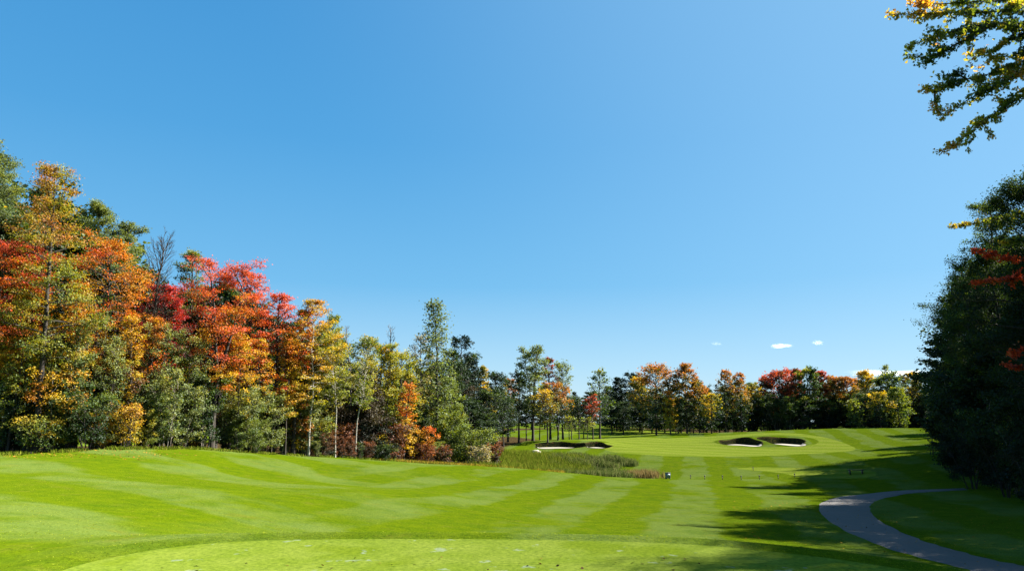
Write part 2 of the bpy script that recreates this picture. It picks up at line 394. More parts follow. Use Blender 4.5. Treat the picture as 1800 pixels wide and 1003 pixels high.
def mixf(nt, f, a, b):
    n = nt.nodes.new('ShaderNodeMix'); n.data_type = 'FLOAT'
    nt.links.new(f, n.inputs[0]); nt.links.new(a, n.inputs[2]); nt.links.new(b, n.inputs[3]); return n.outputs[0]

# ------------------------------------------------------------------ ground sheet
def cols(spec):
    out = []
    for a, b, n in spec: out += list(np.linspace(a, b, n, endpoint=False))
    return np.array(out)
def px2th(px): return math.atan(float(ray(px, 760)[0]))
tb = [px2th(p) for p in (-120, 930, 1075, 1255, 1410, 1930)]
TH = cols([(-pi, -1.2, 40), (-1.2, tb[0], 30), (tb[0], tb[1], 360), (tb[1], tb[2], 120), (tb[2], tb[3], 80), (tb[3], tb[4], 130), (tb[4], tb[5], 230), (tb[5], 1.2, 40), (1.2, pi, 40)])
RR = np.concatenate([np.linspace(.5, 7, 14, endpoint=False), np.exp(np.linspace(math.log(7), math.log(30), 170, endpoint=False)),
     np.exp(np.linspace(math.log(30), math.log(122), 230, endpoint=False)), np.linspace(122, 136, 64, endpoint=False), np.linspace(136, 158, 90, endpoint=False),
     np.linspace(158, 300, 90, endpoint=False), np.exp(np.linspace(math.log(300), math.log(9000), 26))])
TT, RG = np.meshgrid(TH, RR); gx = (np.sin(TT) * RG).ravel(); gy = (np.cos(TT) * RG).ravel(); gz = hz(gx, gy)
nt_, nr_ = len(TH), len(RR)
i = np.arange(nr_ - 1)[:, None] * nt_; j = np.arange(nt_)[None]; j2 = (j + 1) % nt_
gq = np.stack([i + j, i + j2, i + nt_ + j2, i + nt_ + j], -1).reshape(-1, 4)[:, ::-1]
gv = np.c_[gx, gy, gz]; gv = np.vstack([gv, [0, 0, hz1(0, .01)]]); nn = len(gv) - 1
gt = np.array([(nn, (k + 1) % nt_, k) for k in range(nt_)])[:, ::-1]
SHORT = gpoly([(1062,778),(1085,774),(1150,771.5),(1200,768),(1245,766),(1300,762.5),(1360,760),(1400,761),(1440,766),(1475,774),(1500,784),(1506,789),(1490,793),(1440,796),(1350,800.5),(1280,802),(1200,801.5),(1150,799.5),(1100,797),(1070,793),(1050,786)], 95, 172)
SHORT = chaikin(SHORT, 1)
SH2 = chaikin([(3,139),(12,137),(22,138),(30,142),(33,150),(26,160),(14,160),(4,154)], 2)
SH3 = chaikin([(12,190),(24,186),(38,185),(52,190),(52,206),(40,222),(22,222),(12,205)], 2)
SH4 = chaikin(gpoly([(1285,822),(1330,820),(1400,821),(1470,822),(1540,826),(1540,840),(1440,840),(1400,836),(1370,830),(1330,826)], 70, 120), 1)
gx, gy = gv[:, 0], gv[:, 1]
short = np.full(len(gv), -5.0)
m = (gy > 60) & (gy < 240) & (np.abs(gx) < 140)
s_ = np.full(m.sum(), -99.0)
for P_ in (SHORT, SH2, SH3, SH4): s_ = np.maximum(s_, -sdpoly(gv[m, 0], gv[m, 1], P_))
# collar of longer grass round the bunkers
for b in BUNK[:2]: s_ = np.minimum(s_, sdpoly(gv[m,0], gv[m,1], chaikin([(37.5,134),(52,132),(58.5,142),(54,150),(45,149),(37,142)], 2)))
short[m] = s_
litter_shade = np.zeros(len(gv))  # leaf-strewn ground up to one, painted bunker wall shade above
mm = np.abs(np.arctan2(gv[:, 0], gv[:, 1])) < 1.3
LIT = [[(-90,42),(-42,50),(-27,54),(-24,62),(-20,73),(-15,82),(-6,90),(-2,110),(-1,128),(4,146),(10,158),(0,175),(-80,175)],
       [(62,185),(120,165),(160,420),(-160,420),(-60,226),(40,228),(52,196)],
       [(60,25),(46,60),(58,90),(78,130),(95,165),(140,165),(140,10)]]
for P_ in LIT: litter_shade[mm] = np.maximum(litter_shade[mm], smooth(.5 - sdpoly(gv[mm, 0], gv[mm, 1], P_) / 5))
GRASS = grassmat('mown_grass')
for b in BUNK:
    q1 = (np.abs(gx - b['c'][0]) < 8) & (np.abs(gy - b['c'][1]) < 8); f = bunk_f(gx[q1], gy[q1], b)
    litter_shade[q1] = np.maximum(litter_shade[q1], 1.3 * smooth((f + .02) / .03) * smooth((.30 - f) / .06) * (gy[q1] > b['c'][1] - .6 * b['r'][1]))  # bunker back wall: dark turf, its shade put into the colour
g = mesh_np('ground', gv, [gq, gt], GRASS, vattr={'short': short, 'litter_shade': litter_shade}, smoothf=True)
tagit(g, 'mown green golf course grass with pale stripes, rolling away from the tee', kind='structure')
def sheet(name, poly, mat, off, label, rings=14, ang=None, centre=None, flat=None):
    P_ = np.array(poly); c = P_.mean(0) if centre is None else np.array(centre)
    n = len(P_); s = np.linspace(0, 1, rings + 1)[1:]
    V = (c + (P_[None] - c) * s[:, None, None]).reshape(-1, 2); V = np.vstack([V, c])
    z = hz(V[:, 0], V[:, 1]) + off
    i = np.arange(rings - 1)[:, None] * n; j = np.arange(n)[None]; j2 = (j + 1) % n
    q = np.stack([i + j, i + j2, i + n + j2, i + n + j], -1).reshape(-1, 4); t = np.array([(len(V) - 1, k, (k + 1) % n) for k in range(n)])
    area = np.sum(P_[:, 0] * np.roll(P_[:, 1], -1) - P_[:, 1] * np.roll(P_[:, 0], -1))
    if area > 0: q, t = q, t
    else: q, t = q[:, ::-1], t[:, ::-1]
    if area > 0: pass
    # outward order: make normals face up
    if area > 0: t = t; q = np.stack([i + j, i + n + j, i + n + j2, i + j2], -1).reshape(-1, 4)
    else: q = np.stack([i + j, i + j2, i + n + j2, i + n + j], -1).reshape(-1, 4)
    o = mesh_np(name, np.c_[V, z], [q, t], mat, smoothf=True); tagit(o, label, kind='structure'); return o
sheet('tee_lawn', TEE, grassmat('tee_grass', True), .006, 'closely mown pale green tee in the foreground with sandy divots', rings=60, centre=(0, 3))
# sand of the bunkers
SAND = plain('bunker_sand', (.20,.188,.16), .95, bump=.4, nscale=3, var=.08)
for k, b in enumerate(BUNK):
    an = np.linspace(0, 2 * pi, 72, endpoint=False); kk = 1 + .09 * np.sin(3 * an * 1.0 + b['c'][0]) + .06 * np.sin(5 * an + 1.3)
    ex = np.cos(an) / b['r'][0]; ey = np.sin(an) / b['r'][1]; rad = kk / np.hypot(ex, ey)
    rear = smooth(rad * np.sin(an) / b['r'][1] * .5 + .62); inset = 1 - (.04 + .14 * rear)
    poly = np.c_[b['c'][0] + rad * inset * np.cos(an), b['c'][1] + rad * inset * np.sin(an)]
    sheet('sand', poly, SAND, .07, ['pale sand in the left pit of the far right bunker', 'pale sand in the right pit of the far right bunker',
      'pale sand in the long pit left of the green behind the reeds', 'pale sand in the small pit behind the reeds'][k], rings=20, centre=b['c'])
# cart path
L_ = gpoly([(1690,857.5),(1640,859.5),(1590,861),(1530,865.5),(1480,871),(1450,878),(1437,887),(1438,898),(1452,912),(1480,930),(1515,947),(1560,963),(1610,978),(1660,990),(1700,1001),(1760,1016)])
R_ = gpoly([(1700,860.5),(1660,862.5),(1620,865),(1580,869),(1553,875),(1537,882),(1531,890),(1533,900),(1547,913),(1575,929),(1610,944),(1650,958),(1705,973),(1760,985),(1815,996),(1880,1008)])
L_ = chaikin(L_, 2, False); R_ = chaikin(R_, 2, False)
jr = np.random.default_rng(3); L_ = L_ + np.cumsum(jr.normal(0, .035, L_.shape), 0) * .25 + jr.normal(0, .045, L_.shape); R_ = R_ + jr.normal(0, .045, R_.shape)
wv = np.linspace(0, 1, 9); V = (L_[:, None] * (1 - wv[None, :, None]) + R_[:, None] * wv[None, :, None]); m_, k_ = V.shape[:2]; V = V.reshape(-1, 2)
edge = np.tile(np.array([0, 1, 1, 1, 1, 1, 1, 1, 0]), m_)
z = hz(V[:, 0], V[:, 1]) + np.where(edge, .035, -.01)
i = np.arange(m_ - 1)[:, None] * k_; j = np.arange(k_ - 1)[None]
q = np.stack([i + j, i + k_ + j, i + k_ + j + 1, i + j + 1], -1).reshape(-1, 4)
def pathmat():
    m, nt, out = newmat('path_asphalt'); geo = nt.nodes.new('ShaderNodeNewGeometry'); pos = geo.outputs['Position']
    n = noise(nt, 25, 4, pos, .7); n2 = noise(nt, .8, 3, pos)
    c = mix(nt, n2, (.040,.038,.040), (.070,.064,.062)); c = mix(nt, .7, c, ramp(nt, n, [(.3, (.6,.6,.6)), (.7, (1.25,1.25,1.25))]), 'MULTIPLY')
    lf = smoothstep(nt, noise(nt, 6, 3, pos, .6), .66, .70); c = mix(nt, math_(nt, 'MULTIPLY', lf, .7), c, (.25,.14,.05))
    d = N(nt, 'ShaderNodeBsdfPrincipled'); nt.links.new(c, d.inputs[0]); d.inputs['Roughness'].default_value = .85
    bp = N(nt, 'ShaderNodeBump'); bp.inputs['Strength'].default_value = .4; bp.inputs['Distance'].default_value = .01; nt.links.new(n, bp.inputs['Height']); nt.links.new(bp.outputs[0], d.inputs['Normal'])
    nt.links.new(d.outputs[0], out.inputs[0]); return m
o = mesh_np('path', np.c_[V, z], [q], pathmat(), smoothf=True); tagit(o, 'grey asphalt cart path curving through the shade at lower right', kind='structure')

# ------------------------------------------------------------------ tree generator
def unit(v): return v / (np.linalg.norm(v, axis=-1, keepdims=True) + 1e-9)
PROF = {
 'maple': lambda s: (np.sin(pi * np.clip(s * .80 + .16, 0, 1)) ** .75),
 'round': lambda s: np.sqrt(np.clip(1 - (2 * s - .95) ** 2, .03, 1)),
 'poplar': lambda s: .55 + .45 * np.sin(pi * np.clip(s * .9 + .1, 0, 1)) - .35 * s ** 3,
 'spire': lambda s: (1 - s) ** .6 * .95 + .05,
 'cone': lambda s: (1 - s) ** .85 + .04,
 'vase': lambda s: .45 + .55 * s ** .6 - .5 * np.clip(s - .75, 0, 1) * 2,
 'column': lambda s: .8 + .2 * np.sin(pi * s) - .5 * np.clip(s - .7, 0, 1) * 2}
def gen(seed, H, R, cb=.3, prof='maple', nl=34, ls=.15, dens=2.5, el=(15, 62), curve=-.18, tr=None, fork=False, flat=.6, sig=None, nt=8, lean=(0, 0), bare=False, sway=.012, detail=True, needle=False, stems=0):
    rg = np.random.default_rng(seed); W = MB(); nl = int(nl * NLF); dens = dens * DF; flat = flat * .6 + .3
    tr = tr or (.012 * H + .03)
    n = 14; t = np.linspace(0, 1, n)
    wob = np.cumsum(rg.normal(0, H * sway, (n, 2)), 0) * t[:, None] * .6
    TP = np.c_[wob + np.array(lean)[None] * (t[:, None] ** 1.4) * H, t * H * .98]; TP[0, 2] = -.25
    TR = tr * (1 - t) ** .8 + .018; TR[0] *= 1.35
    trunks = [(TP, TR, 0.0)]
    if fork:
        trunks = []
        k0 = int(n * fork)
        W.tube(TP[:k0 + 1], TR[:k0 + 1], 8)
        for q in range(2 + (rg.random() > .4)):
            a = rg.uniform(0, 2 * pi) if q == 0 else a + 2 * pi / 2.6
            sprd = R * rg.uniform(.25, .42); tt = np.linspace(0, 1, n - k0); hh = rg.uniform(.85, 1) if q else 1.0
            P2 = TP[k0] + np.c_[np.cos(a) * sprd * tt ** .8, np.sin(a) * sprd * tt ** .8, (H * hh * .98 - TP[k0, 2]) * tt]
            P2[:, :2] += np.cumsum(rg.normal(0, H * .006, (len(tt), 2)), 0) * tt[:, None]
            trunks.append((P2, TR[k0] * .75 * (1 - tt) ** .8 + .015, 0))
    if stems:
        trunks = []
        for q in range(stems):
            a = q * 2.4 + rg.uniform(0, 1); tt = np.linspace(0, 1, 8); hh = rg.uniform(.72, 1) if q else 1
            sp_ = R * rg.uniform(.35, .75) * (0.25 if q == 0 else 1)
            P2 = np.c_[.2 * np.cos(a) + np.cos(a) * sp_ * tt ** 1.3, .2 * np.sin(a) + np.sin(a) * sp_ * tt ** 1.3, H * hh * tt * .97 - .15]
            P2[:, :2] += np.cumsum(rg.normal(0, H * .008, (8, 2)), 0)
            trunks.append((P2, tr * (1 - tt * .85), 0))
    for P2, R2, _ in trunks: W.tube(P2, R2, 7 if detail else 5)
    C = []; Cw = []
    for li in range(nl):
        s = (li + rg.uniform(.2, .8)) / nl; hfrac = cb + (1 - cb) * s ** .93
        zt = hfrac * H; P2 = trunks[li % len(trunks)][0]
        if zt < P2[0, 2]: P2 = TP
        bx = np.interp(zt, P2[:, 2], P2[:, 0]); by = np.interp(zt, P2[:, 2], P2[:, 1]); p0 = np.array([bx, by, min(zt, H * .95)])
        L = R * PROF[prof](np.array(s)) * rg.uniform(.62, 1.15) * (1.25 if rg.random() < .12 else 1)
        L = min(L, R * .25 + (H * 1.02 - p0[2]) * 1.1)
        if fork: L *= .72
        if stems: L *= .6
        az = li * 2.39996 + rg.normal(0, .35); e = radians(el[0] + (el[1] - el[0]) * s + rg.normal(0, 8))
        ts = np.linspace(0, 1, 6)
        d0 = np.array([cos(az) * cos(e), sin(az) * cos(e), sin(e)])
        pts_ = p0 + d0 * L * ts[:, None]; pts_[:, 2] += curve * L * ts ** 2
        pts_[1:] += rg.normal(0, .035 * L, (5, 3)) * ts[1:, None]
        r0 = max(.02, min(tr * .42, .012 + .014 * L)); W.tube(pts_, r0 * (1 - ts * .85), 4 if detail else 3)
        Tn = max(3, int(nt * (L / R) ** .5 + .5))
        for k in range(Tn):
            u = .25 + .75 * (k + rg.random()) / Tn
            b = np.array([np.interp(u, ts, pts_[:, c]) for c in range(3)])
            sgn = 1 if k % 2 else -1; a2 = az + sgn * rg.uniform(.5, 1.15); e2 = e * .5 + rg.normal(0, .22) + (.25 if not needle else 0)
            L2 = L * rg.uniform(.28, .5) * (1.25 - .7 * u) + .25
            d2 = np.array([cos(a2) * cos(e2), sin(a2) * cos(e2), sin(e2)])
            tip = b + d2 * L2; tip[2] += curve * .5 * L2
            mid = (b + tip) / 2 + rg.normal(0, .04 * L2, 3)
            if detail or bare: W.tube(np.array([b, mid, tip]), np.array([.014, .010, .004]) * (1 + L2 * .4), 3)
            if bare:
                for w in range(3):
                    d3 = unit(d2 + rg.normal(0, .5, 3) + np.array([0, 0, .4])); W.tube(np.array([mid, mid + d3 * L2 * .5]), np.array([.008, .004]), 3)
            for f in (.45, .75, 1.0):
                C.append(b * (1 - f) + tip * f); Cw.append((.7 + .5 * f))
        C.append(pts_[-1]); Cw.append(1.2); C.append(pts_[-2]); Cw.append(.8)
    for P2, _, _ in trunks: C.append(P2[-1]); Cw.append(1.3); C.append(P2[-2]); Cw.append(1)
    w = W
    wood = (np.vstack(w.v), [np.vstack(w.q)] if w.q else [])
    if bare: return wood, None
    C = np.array(C); Cw = np.array(Cw); nC = len(C)
    area = pi / 2 * R * H * (1 - cb); nleaf = int(dens * RES * area / (ls * ls * .5))
    nleaf = min(nleaf, 110000)
    sig = sig or max(.12, .05 * R + .07)
    cw = Cw * rg.gamma(.9, 1, nC); idx = rg.choice(nC, nleaf, p=cw / cw.sum())
    P = C[idx] + rg.normal(0, 1, (nleaf, 3)) * np.array([sig, sig, sig * flat]) 
    nrm = unit(rg.normal(0, .55, (nleaf, 3)) + np.array([0, 0, .42]) + unit(P - np.array([0, 0, H * .5])) * .35)
    a = unit(np.cross(nrm, rg.normal(0, 1, (nleaf, 3)))); b = np.cross(nrm, a)
    sz = ls * rg.uniform(.6, 1.35, nleaf)[:, None]
    asp = .30 if needle else rg.uniform(.42, .68, nleaf)[:, None]
    V = np.stack([P + a * sz * .62, P + b * sz * asp * .75 - a * sz * .08 + nrm * sz * .10, P - a * sz * .5, P - b * sz * asp * .75 - a * sz * .08 + nrm * sz * .10], 1).reshape(-1, 3)
    Q = np.arange(nleaf * 4).reshape(-1, 4)
    ct = rg.random(nC); tint = np.clip(.6 * ct[idx] + .4 * rg.random(nleaf), 0, 1)
    hf = np.clip(P[:, 2] / H, 0, 1); val = rg.random(nleaf)
    return wood, (V, Q, dict(tint=tint, hf=hf, val=val))
CNT = [0]
def tree_mesh(root, wood, leaves, mat, bark, tn='trunk', cn='crown'):
    o = mesh_np(tn, wood[0], wood[1], bark, root, smoothf=True)
    if leaves is not None:
        c = mesh_np(cn, leaves[0], [leaves[1]], mat, root, fattr=leaves[2])
        return o, c
    return o, None
def plant(kind, cat, label, group, px, top, d, wpx, mat, prof='maple', bark=None, base=None, x=None, tn='trunk', cn='crown', **kw):
    """a tree whose tip stands at pixel (px, top) when d metres ahead; wpx = crown width in photo pixels"""
    CNT[0] += 1; seed = kw.pop('seed', CNT[0] * 17 + 3)
    p = at(px, top, d)
    z0 = hz1(p[0], d); H = max(p[2] - z0, .6); R = wpx / F * d / 2
    ls = kw.pop('ls', max(.105, d * .0018))
    wood, leaves = gen(seed, H, R, prof=prof, ls=ls, **kw)
    root = thing(kind, label, cat, (p[0], d, z0), group)
    tree_mesh(root, wood, leaves, LEAF[mat] if mat else None, bark or BARK, tn, cn)
    root['_p'] = px
    return root
def copy_tree(o, loc, rz, sc, label, group, mat=None, kind=None):
    c = o.copy(); COL.objects.link(c); c.location = [float(v) for v in loc]; c.rotation_euler = (0, 0, rz); c.scale = (sc[0], sc[0], sc[1])
    c['label'] = label; c['group'] = group
    if kind: c.name = kind
    for ch in o.children:
        k = ch.copy(); COL.objects.link(k); k.parent = c
        if mat and 'crown' in k.name or mat and 'foliage' in k.name:
            k.material_slots[0].link = 'OBJECT'; k.material_slots[0].material = LEAF[mat]
    return c
# ------------------------------------------------------------------ left wood, front rows
GL = 'tall trees along the edge of the left wood'
def T(*a, **k): return plant('tree', 'tree', *a, **k)
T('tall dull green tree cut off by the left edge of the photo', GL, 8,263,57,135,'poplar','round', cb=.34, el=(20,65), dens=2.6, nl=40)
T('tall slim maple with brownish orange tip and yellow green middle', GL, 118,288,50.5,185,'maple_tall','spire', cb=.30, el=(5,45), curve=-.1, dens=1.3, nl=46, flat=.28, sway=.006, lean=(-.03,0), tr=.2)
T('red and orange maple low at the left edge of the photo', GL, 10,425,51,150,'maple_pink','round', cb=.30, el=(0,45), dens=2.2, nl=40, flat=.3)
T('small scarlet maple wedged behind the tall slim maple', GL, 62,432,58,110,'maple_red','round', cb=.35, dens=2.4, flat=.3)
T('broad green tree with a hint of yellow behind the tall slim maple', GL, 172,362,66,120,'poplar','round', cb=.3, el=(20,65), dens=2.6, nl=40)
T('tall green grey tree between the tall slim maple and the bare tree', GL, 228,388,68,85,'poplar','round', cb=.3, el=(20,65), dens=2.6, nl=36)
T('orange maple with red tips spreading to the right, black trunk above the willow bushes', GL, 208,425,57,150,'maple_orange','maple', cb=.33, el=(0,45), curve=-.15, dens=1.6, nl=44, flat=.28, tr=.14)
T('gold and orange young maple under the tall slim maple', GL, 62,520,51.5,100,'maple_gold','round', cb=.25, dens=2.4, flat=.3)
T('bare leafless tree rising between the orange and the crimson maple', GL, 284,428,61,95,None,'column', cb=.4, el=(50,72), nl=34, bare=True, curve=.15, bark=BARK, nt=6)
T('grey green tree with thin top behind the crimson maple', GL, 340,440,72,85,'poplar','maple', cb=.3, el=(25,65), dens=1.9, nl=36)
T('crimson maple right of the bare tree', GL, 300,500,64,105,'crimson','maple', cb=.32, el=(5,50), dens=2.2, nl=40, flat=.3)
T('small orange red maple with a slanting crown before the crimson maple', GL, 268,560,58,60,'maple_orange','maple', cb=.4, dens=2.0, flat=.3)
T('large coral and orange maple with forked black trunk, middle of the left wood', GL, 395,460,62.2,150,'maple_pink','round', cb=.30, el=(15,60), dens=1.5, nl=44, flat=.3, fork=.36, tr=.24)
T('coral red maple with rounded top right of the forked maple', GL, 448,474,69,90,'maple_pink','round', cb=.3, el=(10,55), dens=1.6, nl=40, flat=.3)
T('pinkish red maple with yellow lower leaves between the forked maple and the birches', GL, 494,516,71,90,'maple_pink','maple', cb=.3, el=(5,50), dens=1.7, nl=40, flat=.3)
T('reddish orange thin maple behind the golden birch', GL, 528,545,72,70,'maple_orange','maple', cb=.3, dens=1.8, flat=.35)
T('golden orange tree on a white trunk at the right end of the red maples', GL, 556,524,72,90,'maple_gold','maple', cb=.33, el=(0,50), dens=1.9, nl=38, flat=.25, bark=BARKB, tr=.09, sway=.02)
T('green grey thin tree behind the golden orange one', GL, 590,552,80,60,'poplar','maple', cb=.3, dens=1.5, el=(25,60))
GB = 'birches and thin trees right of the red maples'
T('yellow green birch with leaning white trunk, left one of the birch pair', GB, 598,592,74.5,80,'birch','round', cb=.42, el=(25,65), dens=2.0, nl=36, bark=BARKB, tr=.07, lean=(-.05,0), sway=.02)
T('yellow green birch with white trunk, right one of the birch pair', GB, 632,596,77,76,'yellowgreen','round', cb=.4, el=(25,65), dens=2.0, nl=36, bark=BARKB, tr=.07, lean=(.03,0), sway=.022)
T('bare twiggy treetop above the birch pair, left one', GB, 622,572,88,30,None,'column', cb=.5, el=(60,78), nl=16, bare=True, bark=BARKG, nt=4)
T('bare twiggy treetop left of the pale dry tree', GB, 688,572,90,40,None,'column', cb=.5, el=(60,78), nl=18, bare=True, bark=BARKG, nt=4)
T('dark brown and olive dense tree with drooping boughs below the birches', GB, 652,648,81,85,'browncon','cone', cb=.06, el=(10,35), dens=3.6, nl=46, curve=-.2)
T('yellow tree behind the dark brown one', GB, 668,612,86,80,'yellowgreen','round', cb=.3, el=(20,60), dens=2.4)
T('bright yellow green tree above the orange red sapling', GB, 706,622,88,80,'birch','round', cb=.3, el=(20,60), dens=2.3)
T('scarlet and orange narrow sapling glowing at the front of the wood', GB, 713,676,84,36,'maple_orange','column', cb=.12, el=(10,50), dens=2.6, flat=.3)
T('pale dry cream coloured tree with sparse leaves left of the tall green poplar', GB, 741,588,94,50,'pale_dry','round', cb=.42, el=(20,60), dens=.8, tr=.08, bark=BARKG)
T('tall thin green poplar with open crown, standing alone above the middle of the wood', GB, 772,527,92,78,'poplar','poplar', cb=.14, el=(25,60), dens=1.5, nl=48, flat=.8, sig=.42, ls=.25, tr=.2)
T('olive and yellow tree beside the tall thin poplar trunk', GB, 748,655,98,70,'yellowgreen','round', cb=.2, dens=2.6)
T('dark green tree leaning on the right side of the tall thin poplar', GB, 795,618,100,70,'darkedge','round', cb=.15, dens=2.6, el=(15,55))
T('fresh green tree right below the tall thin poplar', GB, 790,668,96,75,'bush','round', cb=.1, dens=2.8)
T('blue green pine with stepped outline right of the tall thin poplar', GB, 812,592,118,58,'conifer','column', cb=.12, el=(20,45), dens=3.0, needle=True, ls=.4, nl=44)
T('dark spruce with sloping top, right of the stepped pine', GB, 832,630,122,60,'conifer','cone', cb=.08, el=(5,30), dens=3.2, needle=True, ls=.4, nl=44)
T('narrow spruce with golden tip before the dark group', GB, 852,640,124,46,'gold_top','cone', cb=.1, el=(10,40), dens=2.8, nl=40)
T('dark tree with a few yellow edges above the shaded fallen leaves', GB, 872,662,132,70,'darkedge','round', cb=.18, dens=3.0)
T('low black green tree spreading over the shaded fallen leaves', GB, 858,695,118,80,'dark','round', cb=.2, dens=3.4)
T('second low black green tree at the right end of the shaded fallen leaves', GB, 885,705,128,62,'dark','round', cb=.22, dens=3.2)
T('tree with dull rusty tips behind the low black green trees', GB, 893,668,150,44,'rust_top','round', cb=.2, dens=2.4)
GX = 'slender young trees among the maples of the left wood'
for lab, px, tp, d, wp, mt in [
  ('slender yellow green young tree at the far left below the red maple', 40,570,50,52,'yellowgreen'),
  ('slender golden young tree under the tall slim maple, right of its trunk', 150,500,53,56,'maple_gold'),
  ('slender amber young tree at the right foot of the orange maple', 238,560,56,50,'maple_gold'),
  ('slender olive young tree before the crimson maple', 318,640,60,44,'yellowgreen'),
  ('slender golden young tree under the forked maple', 425,590,64,50,'maple_gold'),
  ('slender orange young tree under the coral maple', 462,600,68,46,'maple_turn'),
  ('slender yellow young tree beside the pinkish red maple', 512,596,70,48,'maple_gold'),
  ('slender yellow green young tree left of the white trunk', 535,640,73,44,'yellowgreen'),
  ('slender light green young tree right of the white trunk', 580,640,75,40,'birch'),
  ('slender yellow tree between the birch pair and the scarlet sapling', 680,606,84,46,'birch'),
  ('slender yellow green tree right of the scarlet sapling', 728,640,90,40,'birch')]:
    T(lab, GX, px, tp, d, wp, mt, 'column', cb=.3, el=(20,60), dens=1.7, nl=26, tr=.07)
# copse beside the reeds
GC = 'trees of the open copse behind the reeds'
T('tall dull green tree with the highest crown of the copse', GC, 936,613,140,82,'poplar','round', cb=.26, el=(20,65), dens=2.7, nl=44, fork=.3)
T('small green tree with yellow skirt left of the highest copse tree', GC, 912,655,136,48,'darkedge','round', cb=.24, dens=2.4)
T('thin tree with crimson top leaning on the highest copse tree', GC, 966,628,148,34,'red_top','maple', cb=.25, dens=2.0)
T('sparse feathery green tree with open top in the middle of the copse', GC, 988,646,150,62,'poplar','vase', cb=.3, el=(35,65), dens=1.2, nl=34)
T('dark tree with rusty red top on two trunks in the middle of the copse', GC, 980,676,138,66,'rust_top','round', cb=.27, dens=2.3, fork=.15)
T('olive tree with golden lower leaves before the rusty copse tree', GC, 962,690,134,52,'gold_top','round', cb=.3, dens=2.2)
T('dark green spruce tip behind the copse', GC, 1010,688,205,40,'conifer','cone', cb=.1, needle=True, ls=.5, dens=2.4)
T('dark round tree left of the scarlet maple of the copse', GC, 1017,705,150,56,'dark','round', cb=.3, dens=2.8)
T('small scarlet crowned maple at the right of the copse', GC, 1041,698,148,30,'red_top','round', cb=.3, dens=2.6)
T('tall sparse dark tree with open top at the right end of the copse', GC, 1052,652,156,52,'green','poplar', cb=.24, el=(25,60), dens=1.3, nl=40, flat=.8, ls=.36)
T('low young green tree with layered boughs under the dark round copse tree', GC, 1000,735,140,34,'bush','round', cb=.45, dens=1.6)
T('low young green tree with layered boughs under the scarlet maple', GC, 1032,738,142,34,'bush','round', cb=.4, dens=1.5)
for k, (px, tp, d, wp) in enumerate([(925,705,150,34),(948,712,152,30),(1004,720,158,30),(1025,716,155,30)]):
    T(['thin stemmed tree in shade below the small green copse tree','thin stemmed tree in shade below the highest copse tree','thin stemmed tree in shade under the feathery copse tree','thin stemmed tree in shade behind the scarlet maple'][k], GC, px,tp,d,wp,'dark','round', cb=.4, dens=1.8)
# ------------------------------------------------------------------ far tree line
GF = 'far row of autumn trees behind the green'
FAR = [
 ('blackish spruce at the left end of the far row', 1082,662,205,52,'conifer','cone',.04,dict(needle=True, ls=.55, dens=3.4)),
 ('second blackish spruce of the far row, with a paler blunt tip', 1103,662,208,50,'conifer','column',.04,dict(needle=True, ls=.55, dens=3.4)),
 ('dark tree with yellow shoulder between the spruces and the orange maple', 1122,664,200,44,'gold_top','round',.12,{}),
 ('rusty orange maple on a dark trunk, first big maple right of the spruces', 1150,648,172,86,'rust_top','round',.17,dict(dens=2.4)),
 ('small amber tree hugging the right side of the rusty orange maple', 1176,688,168,30,'maple_gold','round',.2,dict(dens=1.8)),
 ('tall rust and olive maple with pointed top right of the rusty orange maple', 1203,643,170,60,'rust_top','maple',.17,dict(dens=2.4)),
 ('orange brown tree with slanting right side beside the pointed maple', 1226,672,172,50,'rust_top','round',.15,{}),
 ('low glowing amber tree near the pointed maple, yellow at the bottom', 1248,694,166,42,'gold_top','round',.16,dict(dens=2.0)),
 ('thin tree with pale brown feathery top, left one of two', 1270,652,176,44,'rust_top','maple',.15,dict(dens=1.8)),
 ('thin tree with pale brown feathery top, right one of two', 1299,656,178,42,'rust_top','maple',.15,dict(dens=1.8)),
 ('small bright yellow tree between the feathery trees and the red maple', 1318,680,184,42,'gold_top','round',.1,dict(dens=2.4)),
 ('dark red crowned broad maple, the reddest of the far row', 1368,655,186,70,'red_top','round',.06,dict(dens=3)),
 ('dull pink tree at the left shoulder of the reddest maple', 1347,664,190,44,'red_top','round',.06,dict(dens=2.8)),
 ('red tree joined to the right of the reddest maple', 1392,650,188,48,'red_top','round',.06,dict(dens=2.8)),
 ('dark green bushy tree between the two red parts of the far row', 1416,649,184,56,'green_top','round',.05,dict(dens=3)),
 ('tree with brownish red tip right of the dark green bushy one', 1441,651,188,40,'red_top','round',.05,dict(dens=2.8)),
 ('dark green tree with orange shoulder in the middle of the far row', 1462,664,186,52,'rust_top','round',.05,dict(dens=3)),
 ('olive tree with orange tip left of the pale young tree', 1488,664,184,50,'rust_top','round',.05,dict(dens=3)),
 ('golden orange round tree in the right part of the far row', 1522,655,190,60,'gold_top','round',.05,dict(dens=3)),
 ('green tree with a lit right side, front of the far row at the right', 1558,662,178,68,'green_top','round',.04,dict(dens=3)),
 ('pale young tree standing out before the dark far row', 1501,705,174,26,'bush','column',.06,dict(dens=2.4)),
 ('low leafy lit tree before the right part of the far row', 1543,692,170,40,'gold_top','round',.05,dict(dens=2.6)),
 ('bulging light green tree lit from the right', 1576,684,172,46,'bush','round',.04,dict(dens=2.8)),
 ('dark tree with golden top near the right end of the far row', 1602,658,184,54,'gold_top','round',.05,dict(dens=3)),
 ('grey green tree last before the right wood', 1634,662,180,56,'green_top','round',.04,dict(dens=3)),
 ('thin greyish treetop poking above the far row', 1556,645,198,30,'poplar','vase',.3,dict(dens=1.0, el=(40,65))),
]
